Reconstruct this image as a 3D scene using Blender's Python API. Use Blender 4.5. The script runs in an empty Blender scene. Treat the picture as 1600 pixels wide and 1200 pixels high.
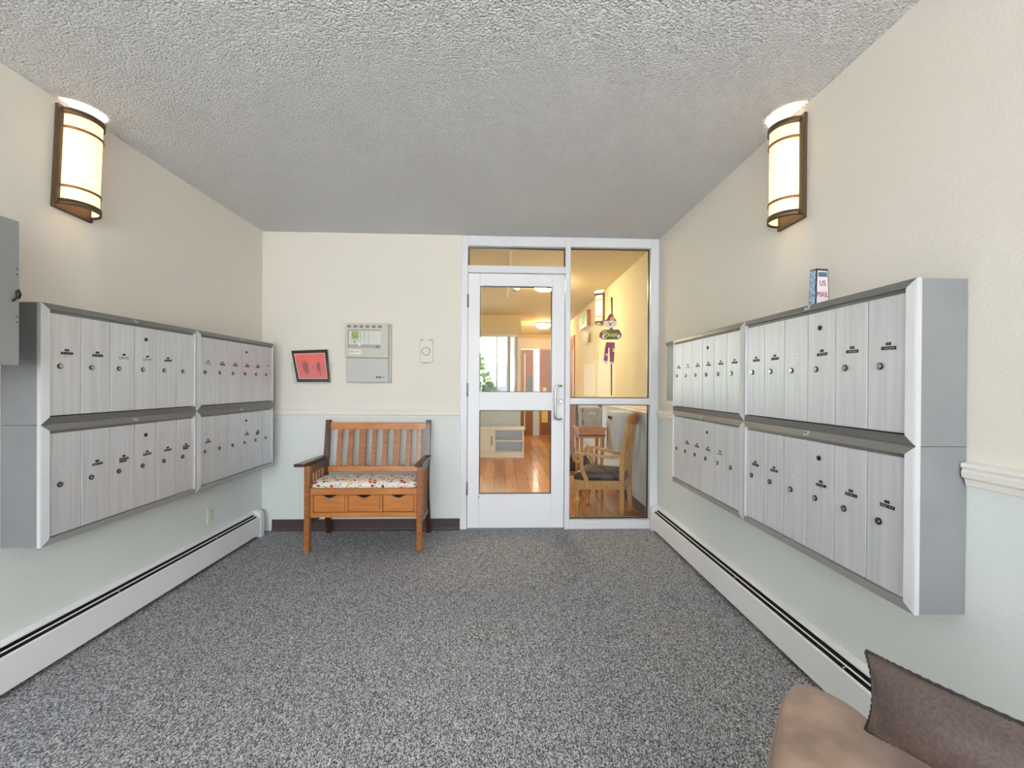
import bpy, bmesh, math, random
from mathutils import Vector, Matrix
random.seed(7)
sc = bpy.context.scene
COL = sc.collection
PI = math.pi

# ------------------------------------------------------------------ camera, sky, exposure
F, YAW, PIT, ROL, EYE = 681.37, .0379, -.0039, .0060, 1.2055
SX, SY = 7.3, 3.6
cam_d = bpy.data.cameras.new('camera'); cam = bpy.data.objects.new('camera', cam_d); COL.objects.link(cam)
cam_d.sensor_width = 36; cam_d.lens = F / 1600 * 36
cam_d.shift_x = -SX / 1600; cam_d.shift_y = SY / 1600
cam_d.clip_start = .02; cam_d.clip_end = 200
cam.matrix_world = Matrix.Translation((0, 0, EYE)) @ Matrix.Rotation(-YAW, 4, 'Z') @ Matrix.Rotation(PI/2 + PIT, 4, 'X') @ Matrix.Rotation(ROL, 4, 'Z')
sc.camera = cam

w = bpy.data.worlds.new('overcast_sky'); sc.world = w; w.use_nodes = True
w.node_tree.nodes['Background'].inputs[0].default_value = (.93, .94, 1.0, 1)
w.node_tree.nodes['Background'].inputs[1].default_value = 7.4
sc.view_settings.view_transform = 'Standard'; sc.view_settings.look = 'None'
sc.view_settings.gamma = 1; sc.view_settings.use_curve_mapping = False
sc.view_settings.exposure = 0.80
sc.cycles.use_denoising = True
sc.cycles.max_bounces = 10; sc.cycles.diffuse_bounces = 6; sc.cycles.transparent_max_bounces = 24
sc.cycles.sample_clamp_indirect = 6

sun_d = bpy.data.lights.new('bounce_sun', 'SUN'); sun_d.energy = 75; sun_d.angle = .01; sun_d.color = (1, 1, 1)  # added to light the outdoor paving, whose bounce fills the ceiling
bounce_sun = bpy.data.objects.new('bounce_sun', sun_d); COL.objects.link(bounce_sun); bounce_sun.rotation_euler = (0, math.radians(38), math.radians(12))

def portal(name, x, y, z, sx, sz, rx):
    d = bpy.data.lights.new(name, 'AREA'); d.shape = 'RECTANGLE'; d.size = sx; d.size_y = sz
    d.cycles.is_portal = True
    o = bpy.data.objects.new(name, d); COL.objects.link(o); o.location = (x, y, z); o.rotation_euler = (rx, 0, 0)
XL, XR, D, H = -1.939, 1.332, 3.629, 2.44
YF = -2.9                                   # storefront behind the camera
portal('entrance_daylight', (XL+XR)/2, YF - .14, 1.475, 3.26, 1.65, PI/2)      # faces +Y
portal('lobby_daylight', -1.2, 7.78, 1.5, 3.0, 1.2, -PI/2)

# ------------------------------------------------------------------ pixel -> place
def ray(u, v):
    u = u - 800 - SX; v = v - 600 - SY
    c, s = math.cos(ROL), math.sin(ROL)
    a = c*u + s*v; b = -s*u + c*v
    x, y, z = a/F, 1., -b/F
    y1 = y*math.cos(PIT) - z*math.sin(PIT); z1 = y*math.sin(PIT) + z*math.cos(PIT)
    return Vector((x*math.cos(YAW) + y1*math.sin(YAW), -x*math.sin(YAW) + y1*math.cos(YAW), z1))
def at(u, v, ax, val):
    d = ray(u, v); o = Vector((0, 0, EYE)); return o + d*((val - o[ax])/d[ax])
def aX(u, v, val): return at(u, v, 0, val)
def aY(u, v, val): return at(u, v, 1, val)
def aZ(u, v, val): return at(u, v, 2, val)

# ------------------------------------------------------------------ materials
def lin(c):
    return tuple(((x/255)/12.92 if x/255 <= .04045 else ((x/255 + .055)/1.055)**2.4) for x in c) + (1,)
MATS = {}
def mat(name, rgb, rough=.5, metal=0., bump=None, var=None, coat=0, spec=.5, emit=None, sheen=0):
    """bump=(kind, scale, strength, distance); var=(scale, rgb2, contrast)"""
    m = bpy.data.materials.new(name); m.use_nodes = True; MATS[name] = m
    nt = m.node_tree; n = nt.nodes; L = nt.links; p = n['Principled BSDF']
    p.inputs['Base Color'].default_value = lin(rgb); p.inputs['Roughness'].default_value = rough
    p.inputs['Metallic'].default_value = metal; p.inputs['Coat Weight'].default_value = coat
    p.inputs['Specular IOR Level'].default_value = spec
    if sheen: p.inputs['Sheen Weight'].default_value = sheen
    if emit:
        p.inputs['Emission Color'].default_value = lin(emit[0]); p.inputs['Emission Strength'].default_value = emit[1]
    tc = n.new('ShaderNodeTexCoord')
    if var:
        t = n.new('ShaderNodeTexNoise'); t.inputs['Scale'].default_value = var[0]; t.inputs['Detail'].default_value = 4
        if len(var) > 3:
            mp = n.new('ShaderNodeMapping'); mp.inputs['Scale'].default_value = var[3]
            L.new(tc.outputs['Object'], mp.inputs[0]); L.new(mp.outputs[0], t.inputs['Vector'])
        else: L.new(tc.outputs['Object'], t.inputs['Vector'])
        r = n.new('ShaderNodeValToRGB'); c = var[2]
        r.color_ramp.elements[0].position = .5 - c; r.color_ramp.elements[1].position = .5 + c
        r.color_ramp.elements[0].color = lin(rgb); r.color_ramp.elements[1].color = lin(var[1])
        L.new(t.outputs['Fac'], r.inputs[0]); L.new(r.outputs[0], p.inputs['Base Color'])
    if bump:
        if bump[0] == 'noise':
            t = n.new('ShaderNodeTexNoise'); t.inputs['Scale'].default_value = bump[1]; t.inputs['Detail'].default_value = 3; o = t.outputs['Fac']
        elif bump[0] == 'voronoi':
            t = n.new('ShaderNodeTexVoronoi'); t.inputs['Scale'].default_value = bump[1]; o = t.outputs['Distance']
        else:
            t = n.new('ShaderNodeTexWave'); t.inputs['Scale'].default_value = bump[1]; t.bands_direction = 'X'; t.inputs['Distortion'].default_value = .4; t.inputs['Detail'].default_value = 1; o = t.outputs['Fac']
        L.new(tc.outputs['Object'], t.inputs['Vector'])
        b = n.new('ShaderNodeBump'); b.inputs['Strength'].default_value = bump[2]; b.inputs['Distance'].default_value = bump[3]
        L.new(o, b.inputs['Height']); L.new(b.outputs[0], p.inputs['Normal'])
    return m

def wall_mat(name, up, low, split):
    m = mat(name, up, .75, bump=('noise', 110, .2, .005))
    nt = m.node_tree; n = nt.nodes; L = nt.links; p = n['Principled BSDF']
    g = n.new('ShaderNodeNewGeometry'); s = n.new('ShaderNodeSeparateXYZ'); c = n.new('ShaderNodeMath'); c.operation = 'GREATER_THAN'; c.inputs[1].default_value = split
    mx = n.new('ShaderNodeMix'); mx.data_type = 'RGBA'
    mx.inputs[6].default_value = lin(low); mx.inputs[7].default_value = lin(up)
    L.new(g.outputs['Position'], s.inputs[0]); L.new(s.outputs[2], c.inputs[0]); L.new(c.outputs[0], mx.inputs[0]); L.new(mx.outputs[2], p.inputs['Base Color'])
    return m

def glass_mat(name, tint=(255, 255, 255), ior=1.5):
    m = bpy.data.materials.new(name); m.use_nodes = True; nt = m.node_tree; n = nt.nodes; L = nt.links
    n.remove(n['Principled BSDF'])
    t = n.new('ShaderNodeBsdfTransparent'); t.inputs[0].default_value = lin(tint)
    g = n.new('ShaderNodeBsdfGlossy'); g.inputs['Roughness'].default_value = 0.0
    fr = n.new('ShaderNodeFresnel'); ge = n.new('ShaderNodeNewGeometry'); mr = n.new('ShaderNodeMapRange')
    mr.inputs['To Min'].default_value = ior; mr.inputs['To Max'].default_value = 1/ior
    L.new(ge.outputs['Backfacing'], mr.inputs['Value']); L.new(mr.outputs[0], fr.inputs[0])
    mx = n.new('ShaderNodeMixShader'); L.new(fr.outputs[0], mx.inputs[0]); L.new(t.outputs[0], mx.inputs[1]); L.new(g.outputs[0], mx.inputs[2])
    L.new(mx.outputs[0], n['Material Output'].inputs[0]); MATS[name] = m
    return m

wall_mat('wall_paint', (232, 226, 216), (226, 232, 229), .955)
wall_mat('hall_paint', (232, 216, 176), (200, 216, 236), .955)
mat('white_paint', (242, 242, 245), .45)
mat('heater_white', (244, 244, 246), .42)
mat('rail_cream', (238, 234, 227), .5)
mat('frame_white', (232, 233, 238), .38)
mat('maroon_vinyl', (74, 58, 62), .55)
mat('dark_slot', (14, 14, 15), .8)
mat('damper_metal', (150, 152, 154), .35, .6)
mat('cabinet_grey', (150, 150, 152), .45, bump=('noise', 400, .05, .001))
mat('housing_grey', (134, 135, 138), .45, .1, var=(6, (128, 129, 132), .2))
mat('rail_light', (214, 214, 216), .36, .35, bump=('wave', 190, .12, .001))
mat('rail_shaded', (132, 132, 132), .42, .45)  # same aluminium as the side rails, with shade painted into its colour
mat('rail_mid', (186, 186, 182), .42, .35)  # less of that painted shade, for the lowest rails; also the latch plate
mat('chrome', (200, 200, 202), .18, 1.)
mat('dark_chrome', (62, 62, 64), .3, .8)
mat('tape_black', (22, 22, 23), .5)
mat('tape_print', (140, 140, 140), .6)
mat('tag_white', (226, 226, 226), .5)
mat('tag_clear', (196, 196, 198), .3)
mat('tag_print', (110, 110, 112), .6)
mat('bronze', (84, 66, 46), .45, .4)
mat('bronze_band', (150, 108, 56), .4, .55)
mat('panel_beige', (203, 199, 186), .55)
mat('panel_grey', (196, 196, 192), .5)
mat('screen_green', (120, 150, 70), .3, var=(60, (160, 190, 110), .2))
mat('vent_dark', (128, 120, 106), .7)
mat('panel_face', (214, 213, 205), .4)
mat('face_grey', (168, 167, 160), .5)
mat('logo_blue', (60, 84, 112), .4)
mat('notice_red', (228, 112, 104), .6, var=(9, (216, 100, 92), .3))
mat('notice_edge', (240, 170, 160), .6)
mat('ink', (60, 30, 30), .7)
mat('black_plastic', (18, 19, 19), .35)
mat('device_white', (226, 222, 212), .5)
mat('outlet_ivory', (220, 221, 208), .45)
mat('oak', (170, 106, 50), .38, var=(3.2, (132, 76, 32), .28, (1, 1, 14)), coat=.25)
mat('oak_h', (200, 130, 62), .38, var=(3.2, (166, 98, 42), .28, (2, 14, 14)), coat=.25)
mat('oak_dark', (84, 46, 24), .35, var=(3, (60, 32, 18), .3, (14, 2, 14)), coat=.3)
mat('chair_oak', (206, 160, 96), .35, var=(4, (168, 116, 60), .3, (10, 10, 2)), coat=.3)
mat('chair_leather', (70, 50, 48), .35, bump=('noise', 120, .1, .002))
mat('door_wood', (160, 100, 52), .45, var=(3, (138, 82, 40), .3, (10, 10, 1)))
mat('suede', (170, 142, 124), .8, var=(11, (132, 107, 92), .18), bump=('noise', 260, .12, .002), sheen=.25)
mat('leather', (100, 85, 82), .25, spec=.8, var=(160, (82, 68, 64), .2), bump=('noise', 220, .2, .002), coat=.35)
mat('leather_edge', (54, 46, 45), .5)
mat('cardboard', (178, 166, 152), .8, var=(14, (160, 148, 134), .25))
mat('box_grey', (204, 214, 228), .45)
mat('white_lacquer', (236, 242, 252), .35)
mat('foliage', (88, 132, 66), .7, var=(4, (48, 90, 40), .2))
mat('facade', (232, 224, 206), .8)
mat('window_dark', (40, 46, 54), .3)
mat('ground', (205, 204, 200), .9)
mat('red_cloth', (150, 64, 92), .7)
mat('purple_cloth', (132, 58, 104), .7, var=(120, (150, 80, 110), .2))
mat('face_cream', (236, 224, 206), .7)
mat('sign_green', (104, 112, 62), .7)
mat('flower_yellow', (232, 214, 120), .6)
mat('flower_brown', (70, 48, 26), .6)
mat('exit_green', (40, 150, 80), .5, emit=((60, 170, 90), .5))
mat('exit_white', (232, 230, 220), .5)
mat('tin_black', (24, 22, 30), .4)
mat('tin_blue', (92, 136, 190), .4, var=(120, (210, 220, 235), .12))
mat('tin_white', (226, 218, 226), .45)
mat('tin_teal', (84, 110, 124), .45)
mat('tin_red', (150, 52, 60), .5)
mat('lamp_glass', (255, 236, 196), .4, emit=((255, 224, 172), .66))
m = MATS['lamp_glass']; n = m.node_tree.nodes; L = m.node_tree.links
tr = n.new('ShaderNodeBsdfTranslucent'); tr.inputs[0].default_value = (.028, .0265, .022, 1); ad = n.new('ShaderNodeAddShader')
L.new(n['Principled BSDF'].outputs[0], ad.inputs[0]); L.new(tr.outputs[0], ad.inputs[1]); L.new(ad.outputs[0], n['Material Output'].inputs[0])
mat('dome_glass', (255, 244, 220), .4, emit=((255, 232, 188), 60))
mat('bulb', (255, 250, 240), .4, emit=((255, 240, 214), 14))
glass_mat('glass', (251, 253, 252)); glass_mat('acrylic', (253, 254, 254), 1.3); glass_mat('clear_glass', (251, 253, 252), 1.2)

# popcorn ceiling: stippled relief
m = mat('popcorn', (246, 246, 248), .9)
nt = m.node_tree; n = nt.nodes; L = nt.links; p = n['Principled BSDF']
tc = n.new('ShaderNodeTexCoord'); v = n.new('ShaderNodeTexVoronoi'); v.inputs['Scale'].default_value = 120; ns = n.new('ShaderNodeTexNoise'); ns.inputs['Scale'].default_value = 110; ns.inputs['Detail'].default_value = 3
ad = n.new('ShaderNodeMath'); ad.operation = 'SUBTRACT'; b = n.new('ShaderNodeBump'); b.inputs['Strength'].default_value = 1.0; b.inputs['Distance'].default_value = .014
L.new(tc.outputs['Object'], v.inputs['Vector']); L.new(tc.outputs['Object'], ns.inputs['Vector']); L.new(ns.outputs['Fac'], ad.inputs[0]); L.new(v.outputs['Distance'], ad.inputs[1])
L.new(ad.outputs[0], b.inputs['Height']); L.new(b.outputs[0], p.inputs['Normal'])
# carpet: woven loop rows in charcoal, grey and pale yarn
m = mat('carpet', (90, 92, 96), .95, spec=.1)
nt = m.node_tree; n = nt.nodes; L = nt.links; p = n['Principled BSDF']
tc = n.new('ShaderNodeTexCoord'); mp = n.new('ShaderNodeMapping'); mp.inputs['Scale'].default_value = (1, .5, 1)
L.new(tc.outputs['Object'], mp.inputs[0])
v = n.new('ShaderNodeTexVoronoi'); v.inputs['Scale'].default_value = 370; v.inputs['Randomness'].default_value = .6; L.new(mp.outputs[0], v.inputs['Vector'])
sp = n.new('ShaderNodeSeparateColor'); L.new(v.outputs['Color'], sp.inputs[0])
r = n.new('ShaderNodeValToRGB'); cr = r.color_ramp
cr.elements[0].position = .0; cr.elements[0].color = lin((52, 53, 57)); cr.elements[1].position = 1; cr.elements[1].color = lin((222, 223, 226))
e = cr.elements.new(.5); e.color = lin((136, 137, 143))
L.new(sp.outputs[0], r.inputs[0]); L.new(r.outputs[0], p.inputs['Base Color'])
b = n.new('ShaderNodeBump'); b.inputs['Strength'].default_value = .25; b.inputs['Distance'].default_value = .002
L.new(sp.outputs[0], b.inputs['Height']); L.new(b.outputs[0], p.inputs['Normal'])
# brushed mailbox doors: fine vertical flutes
m = mat('door_aluminium', (204, 204, 207), .38, .3)
nt = m.node_tree; n = nt.nodes; L = nt.links; p = n['Principled BSDF']
tc = n.new('ShaderNodeTexCoord'); mp = n.new('ShaderNodeMapping'); mp.inputs['Scale'].default_value = (1, 0, .04)
oi = n.new('ShaderNodeObjectInfo'); av = n.new('ShaderNodeVectorMath'); av.operation = 'ADD'
L.new(tc.outputs['Object'], mp.inputs[0]); L.new(mp.outputs[0], av.inputs[0]); L.new(oi.outputs['Random'], av.inputs[1])
ns = n.new('ShaderNodeTexNoise'); ns.inputs['Scale'].default_value = 60; ns.inputs['Detail'].default_value = 4
L.new(av.outputs[0], ns.inputs['Vector'])
r = n.new('ShaderNodeValToRGB'); r.color_ramp.elements[0].position = .3; r.color_ramp.elements[1].position = .7
r.color_ramp.elements[0].color = lin((207, 209, 214)); r.color_ramp.elements[1].color = lin((222, 224, 229))
L.new(ns.outputs['Fac'], r.inputs[0]); L.new(r.outputs[0], p.inputs['Base Color'])
b = n.new('ShaderNodeBump'); b.inputs['Strength'].default_value = .12; b.inputs['Distance'].default_value = .002
L.new(ns.outputs['Fac'], b.inputs['Height']); L.new(b.outputs[0], p.inputs['Normal'])
# floral seat fabric
m = mat('floral', (238, 230, 218), .85)
nt = m.node_tree; n = nt.nodes; L = nt.links; p = n['Principled BSDF']
tc = n.new('ShaderNodeTexCoord'); base = None
prev = None
for scale, thr, cols in ((26, .34, [(205, 60, 50), (240, 196, 130), (120, 60, 44), (228, 120, 90)]), (58, .26, [(70, 66, 90), (150, 50, 50), (90, 80, 60), (196, 120, 60)])):
    v = n.new('ShaderNodeTexVoronoi'); v.inputs['Scale'].default_value = scale; L.new(tc.outputs['Object'], v.inputs['Vector'])
    lt = n.new('ShaderNodeMath'); lt.operation = 'LESS_THAN'; lt.inputs[1].default_value = thr; L.new(v.outputs['Distance'], lt.inputs[0])
    sp = n.new('ShaderNodeSeparateColor'); L.new(v.outputs['Color'], sp.inputs[0])
    r = n.new('ShaderNodeValToRGB'); r.color_ramp.interpolation = 'CONSTANT'
    r.color_ramp.elements[0].color = lin(cols[0]); r.color_ramp.elements[1].position = .3; r.color_ramp.elements[1].color = lin(cols[1])
    e = r.color_ramp.elements.new(.55); e.color = lin(cols[2]); e = r.color_ramp.elements.new(.8); e.color = lin(cols[3])
    L.new(sp.outputs[0], r.inputs[0])
    mx = n.new('ShaderNodeMix'); mx.data_type = 'RGBA'; L.new(lt.outputs[0], mx.inputs[0]); L.new(r.outputs[0], mx.inputs[7])
    if prev: L.new(prev, mx.inputs[6])
    else: mx.inputs[6].default_value = lin((236, 228, 216))
    prev = mx.outputs[2]
L.new(prev, p.inputs['Base Color'])
# hall planks: each plank its own tone
m = mat('plank', (150, 96, 52), .3, coat=.2)
nt = m.node_tree; n = nt.nodes; L = nt.links; p = n['Principled BSDF']
tc = n.new('ShaderNodeTexCoord'); oi = n.new('ShaderNodeObjectInfo'); mp = n.new('ShaderNodeMapping'); mp.inputs['Scale'].default_value = (14, 1.2, 1)
av = n.new('ShaderNodeVectorMath'); av.operation = 'ADD'; ns = n.new('ShaderNodeTexNoise'); ns.inputs['Scale'].default_value = 3; ns.inputs['Detail'].default_value = 5
L.new(tc.outputs['Object'], mp.inputs[0]); L.new(mp.outputs[0], av.inputs[0]); L.new(oi.outputs['Random'], av.inputs[1]); L.new(av.outputs[0], ns.inputs['Vector'])
ad = n.new('ShaderNodeMath'); ad.operation = 'MULTIPLY_ADD'; ad.inputs[1].default_value = .5; L.new(oi.outputs['Random'], ad.inputs[0]); L.new(ns.outputs['Fac'], ad.inputs[2])
r = n.new('ShaderNodeValToRGB'); r.color_ramp.elements[0].position = .3; r.color_ramp.elements[1].position = 1
r.color_ramp.elements[0].color = lin((124, 74, 40)); r.color_ramp.elements[1].color = lin((196, 134, 74))
L.new(ad.outputs[0], r.inputs[0]); L.new(r.outputs[0], p.inputs['Base Color'])

# ------------------------------------------------------------------ mesh helpers
class MB:
    def __init__(s): s.v = []; s.f = []; s.m = []; s.sm = []
    def add(s, vs, fs, mi=0, smooth=False):
        o = len(s.v); s.v += [tuple(x) for x in vs]; s.f += [tuple(i + o for i in f) for f in fs]; s.m += [mi]*len(fs); s.sm += [smooth]*len(fs); return s
    def box(s, x0, x1, y0, y1, z0, z1, mi=0):
        return s.add([(x, y, z) for z in (z0, z1) for y in (y0, y1) for x in (x0, x1)],
                     [(0, 2, 3, 1), (4, 5, 7, 6), (0, 1, 5, 4), (2, 6, 7, 3), (0, 4, 6, 2), (1, 3, 7, 5)], mi)
    def prism(s, poly, a, b, ax=1, mi=0, smooth=False):
        """poly of 2-D points, extruded along axis ax from a to b"""
        k = len(poly)
        def P(p, t): return {0: (t, p[0], p[1]), 1: (p[0], t, p[1]), 2: (p[0], p[1], t)}[ax]
        vs = [P(p, a) for p in poly] + [P(p, b) for p in poly]
        s.add(vs, [tuple(range(k - 1, -1, -1)), tuple(range(k, 2*k))], mi)
        return s.add(vs, [(i, (i + 1) % k, k + (i + 1) % k, k + i) for i in range(k)], mi, smooth)
    def tube(s, pts, r, nseg=8, mi=0, cap=True, smooth=True):
        pts = [Vector(p) for p in pts]; k = len(pts); rs = r if isinstance(r, (list, tuple)) else [r]*k
        vs = []; up = None
        for i, p in enumerate(pts):
            t = (pts[min(i + 1, k - 1)] - pts[max(i - 1, 0)]).normalized()
            if up is None: up = t.orthogonal().normalized()
            up = (up - t*up.dot(t)).normalized(); sd = t.cross(up)
            vs += [p + (up*math.cos(2*PI*j/nseg) + sd*math.sin(2*PI*j/nseg))*rs[i] for j in range(nseg)]
        s.add(vs, [(i*nseg + j, i*nseg + (j + 1) % nseg, (i + 1)*nseg + (j + 1) % nseg, (i + 1)*nseg + j) for i in range(k - 1) for j in range(nseg)], mi, smooth)
        if cap: s.add(vs[:nseg], [tuple(range(nseg - 1, -1, -1))], mi); s.add(vs[-nseg:], [tuple(range(nseg))], mi)
        return s
    def cyl(s, a, b, r, nseg=16, mi=0): return s.tube([a, b], r, nseg, mi)
    def lathe(s, prof, c, nseg=16, mi=0):
        vs = [(c[0] + r*math.cos(2*PI*j/nseg), c[1] + r*math.sin(2*PI*j/nseg), c[2] + z) for r, z in prof for j in range(nseg)]
        k = len(prof)
        s.add(vs, [(i*nseg + j, i*nseg + (j + 1) % nseg, (i + 1)*nseg + (j + 1) % nseg, (i + 1)*nseg + j) for i in range(k - 1) for j in range(nseg)], mi, True)
        s.add(vs[:nseg], [tuple(range(nseg - 1, -1, -1))], mi); s.add(vs[-nseg:], [tuple(range(nseg))], mi); return s
    def rings(s, rings, mi=0, cap=True, smooth=True):
        k = len(rings[0]); vs = [p for r in rings for p in r]
        s.add(vs, [(i*k + j, i*k + (j + 1) % k, (i + 1)*k + (j + 1) % k, (i + 1)*k + j) for i in range(len(rings) - 1) for j in range(k)], mi, smooth)
        if cap: s.add(rings[0], [tuple(range(k - 1, -1, -1))], mi, smooth); s.add(rings[-1], [tuple(range(k))], mi, smooth)
        return s
    def mesh(s, name, mats, bevel=0, seg=2):
        me = bpy.data.meshes.new(name); me.from_pydata(s.v, [], s.f)
        for i, p in enumerate(me.polygons): p.material_index = s.m[i]; p.use_smooth = s.sm[i]
        bm = bmesh.new(); bm.from_mesh(me)
        bmesh.ops.remove_doubles(bm, verts=bm.verts, dist=1e-6)
        bmesh.ops.recalc_face_normals(bm, faces=bm.faces)
        if bevel:
            es = [e for e in bm.edges if len(e.link_faces) == 2 and e.calc_face_angle(0) > .6]
            bmesh.ops.bevel(bm, geom=es, offset=bevel, segments=seg, affect='EDGES', profile=.5)
            for f in bm.faces: f.smooth = False
        bm.to_mesh(me); bm.free()
        for x in (mats if isinstance(mats, (list, tuple)) else [mats]): me.materials.append(MATS[x])
        return me
    def build(s, name, mats, parent=None, bevel=0, seg=2, **k):
        return obj(name, s.mesh(name, mats, bevel, seg), parent, **k)

def obj(name, me, parent=None, loc=None, rot=None):
    o = bpy.data.objects.new(name, me); COL.objects.link(o)
    if parent: o.parent = parent
    if loc is not None: o.location = loc
    if rot is not None: o.rotation_euler = rot
    return o
def tag(o, label, cat=None, group=None, kind=None):
    o['label'] = label
    if cat: o['category'] = cat
    if group: o['group'] = group
    if kind: o['kind'] = kind
    return o
def thing(name, label, cat, loc=(0, 0, 0), rz=0, group=None, kind=None):
    o = bpy.data.objects.new(name, None); o.empty_display_size = .05; COL.objects.link(o)
    o.location = loc; o.rotation_euler = (0, 0, rz)
    return tag(o, label, cat, group, kind)
def struct(name, mb, mats, label, cat, bevel=0):
    return tag(mb.build(name, mats, None, bevel), label, cat, None, 'structure')
CACHE = {}
def shared(key, fn):
    if key not in CACHE: CACHE[key] = fn()
    return CACHE[key]
def text_mesh(txt, size, material, depth=.0006):
    c = bpy.data.curves.new('lettering', 'FONT'); c.body = txt; c.size = size; c.extrude = depth; c.align_x = 'CENTER'; c.align_y = 'CENTER'
    o = bpy.data.objects.new('lettering', c); COL.objects.link(o)
    dg = bpy.context.evaluated_depsgraph_get(); me = bpy.data.meshes.new_from_object(o.evaluated_get(dg))
    bpy.data.objects.remove(o); me.materials.clear(); me.materials.append(MATS[material]); return me

# ------------------------------------------------------------------ the vestibule
TH = .12
struct('floor', MB().box(XL - TH, XR + TH, YF - .15, D + .11, -.06, 0), 'carpet', 'charcoal grey woven carpet floor', 'floor')
struct('ceiling', MB().box(XL - TH, XR + TH, YF - .15, D + .13, H, H + .08), 'popcorn', 'grey white popcorn textured ceiling', 'ceiling')
struct('wall_left', MB().box(XL - TH, XL, YF - .15, D + .13, 0, H), 'wall_paint', 'cream over mint painted wall carrying the outlet', 'wall')
struct('wall_right', MB().box(XR, XR + TH, YF - .15, D + .02, 0, H), 'wall_paint', 'cream over mint painted wall with chair rail by the ottoman', 'wall')
FX0, FX1 = -.327, XR
struct('wall_back', MB().box(XL, FX0, D, D + .12, 0, H), 'wall_paint', 'cream over mint wall behind the wooden bench', 'wall')
# front wall behind the camera: an aluminium storefront
wf = MB()
wf.box(XL, XR, YF - .12, YF, 2.3, H); wf.box(XL, XR, YF - .12, YF, 0, .65)
struct('wall_front', wf, 'wall_paint', 'wall strips above and below the entrance storefront', 'wall')
sf = thing('window_1', 'white framed entrance storefront glazing', 'window', ((XL + XR)/2, YF, 0), 0, None, 'structure')
for x in (XL + .03, -.9, .25, XR - .03):
    MB().box(x - .03, x + .03, YF - .09, YF - .03, .65, 2.3).build('mullion', 'frame_white', sf).location = (-(XL + XR)/2, -YF, 0)
for x0, x1 in ((XL + .06, -.93), (-.87, .22), (.28, XR - .06)):
    MB().box(x0, x1, YF - .063, YF - .057, .65, 2.3).build('pane', 'clear_glass', sf).location = (-(XL + XR)/2, -YF, 0)

def chair_rail_profile(s=1):
    # (distance off the wall, z)
    return [(0, .925), (.010, .928), (.013, .945), (.022, .952), (.024, .966), (.020, .974), (.026, .982), (.024, .992), (0, .996)]
prof = chair_rail_profile()
struct('trim_1', MB().prism([(D - d, z) for d, z in prof], XL, FX0, 0), 'rail_cream', 'cream moulded chair rail above the bench', 'chair rail')
struct('trim_2', MB().prism([(XR - d, z) for d, z in prof], YF, 1.188, 1), 'rail_cream', 'cream moulded chair rail beside the near mailbox end', 'chair rail')
struct('trim_3', MB().prism([(XR - d, z) for d, z in prof], 2.945, D - .002, 1), 'rail_cream', 'short cream chair rail piece next to the sidelight', 'chair rail')
bb = [(D, 0), (D - .020, 0), (D - .012, .006), (D - .007, .02), (D - .006, .088), (D - .002, .093), (D, .093)]
struct('baseboard_back', MB().prism(bb, XL + .085, FX0, 0), 'maroon_vinyl', 'dark maroon vinyl cove base under the cream and mint wall', 'baseboard')

# ------------------------------------------------------------------ entrance door, transom and sidelight
fr = thing('trim_4', 'white aluminium frame around the glazed door and sidelight', 'door frame', (.5, D, 0), 0, None, 'structure')
def frame_member(nm, x0, x1, z0, z1, y0=D - .012, y1=D + .09):
    o = MB().box(x0 - .5, x1 - .5, y0 - D, y1 - D, z0, z1).build(nm, 'frame_white', fr, .003, 1); return o
HD = 2.13                                        # door head
frame_member('jamb', FX0, -.272, 0, H - .004)
frame_member('mullion', .541, .583, 0, H - .004)
frame_member('jamb', 1.262, XR - .002, 0, H - .004)
frame_member('head', -.272, .541, 2.352, H - .004)
frame_member('head', .583, 1.262, 2.358, H - .004)
frame_member('transom_bar', -.272, .541, HD + .002, 2.19)
frame_member('sidelight_rail', .583, 1.262, 1.043, 1.095)
frame_member('sill', .583, 1.262, 0, .074)
MB().box(-.327, .541, 0 - .02, .1, .0005, .006).build('threshold', 'damper_metal', fr, loc=(-.5 + .5, 0, 0)).location = (-.5, 0, 0)
def beads(parent, x0, x1, z0, z1, y, t=.012, ox=0):
    """dark gasket line around a pane"""
    for a in ((x0, x1, z1 - t, z1), (x0, x1, z0, z0 + t), (x0, x0 + t, z0 + t, z1 - t), (x1 - t, x1, z0 + t, z1 - t)):
        MB().box(a[0] - ox, a[1] - ox, y - .010 - D, y + .010 - D, a[2], a[3]).build('gasket', 'black_plastic', parent)
def pane(parent, x0, x1, z0, z1, y, ox=0, g='glass'):
    MB().box(x0 - ox, x1 - ox, y - .003 - D, y + .003 - D, z0, z1).build('pane', g, parent)
w2 = thing('window_2', 'narrow glass transom above the white door', 'transom', (.5, D, 0), 0, None, 'structure')
pane(w2, -.27, .539, 2.192, 2.35, D + .045, .5); beads(w2, -.27, .539, 2.192, 2.35, D + .045, .006, .5)
w3 = thing('window_3', 'tall glass sidelight with the scarecrow hanging in it', 'sidelight', (.5, D, 0), 0, None, 'structure')
for z0, z1 in ((1.097, 2.356), (.076, 1.041)):
    pane(w3, .585, 1.26, z0, z1, D + .045, .5); beads(w3, .585, 1.26, z0, z1, D + .045, .006, .5)

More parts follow.
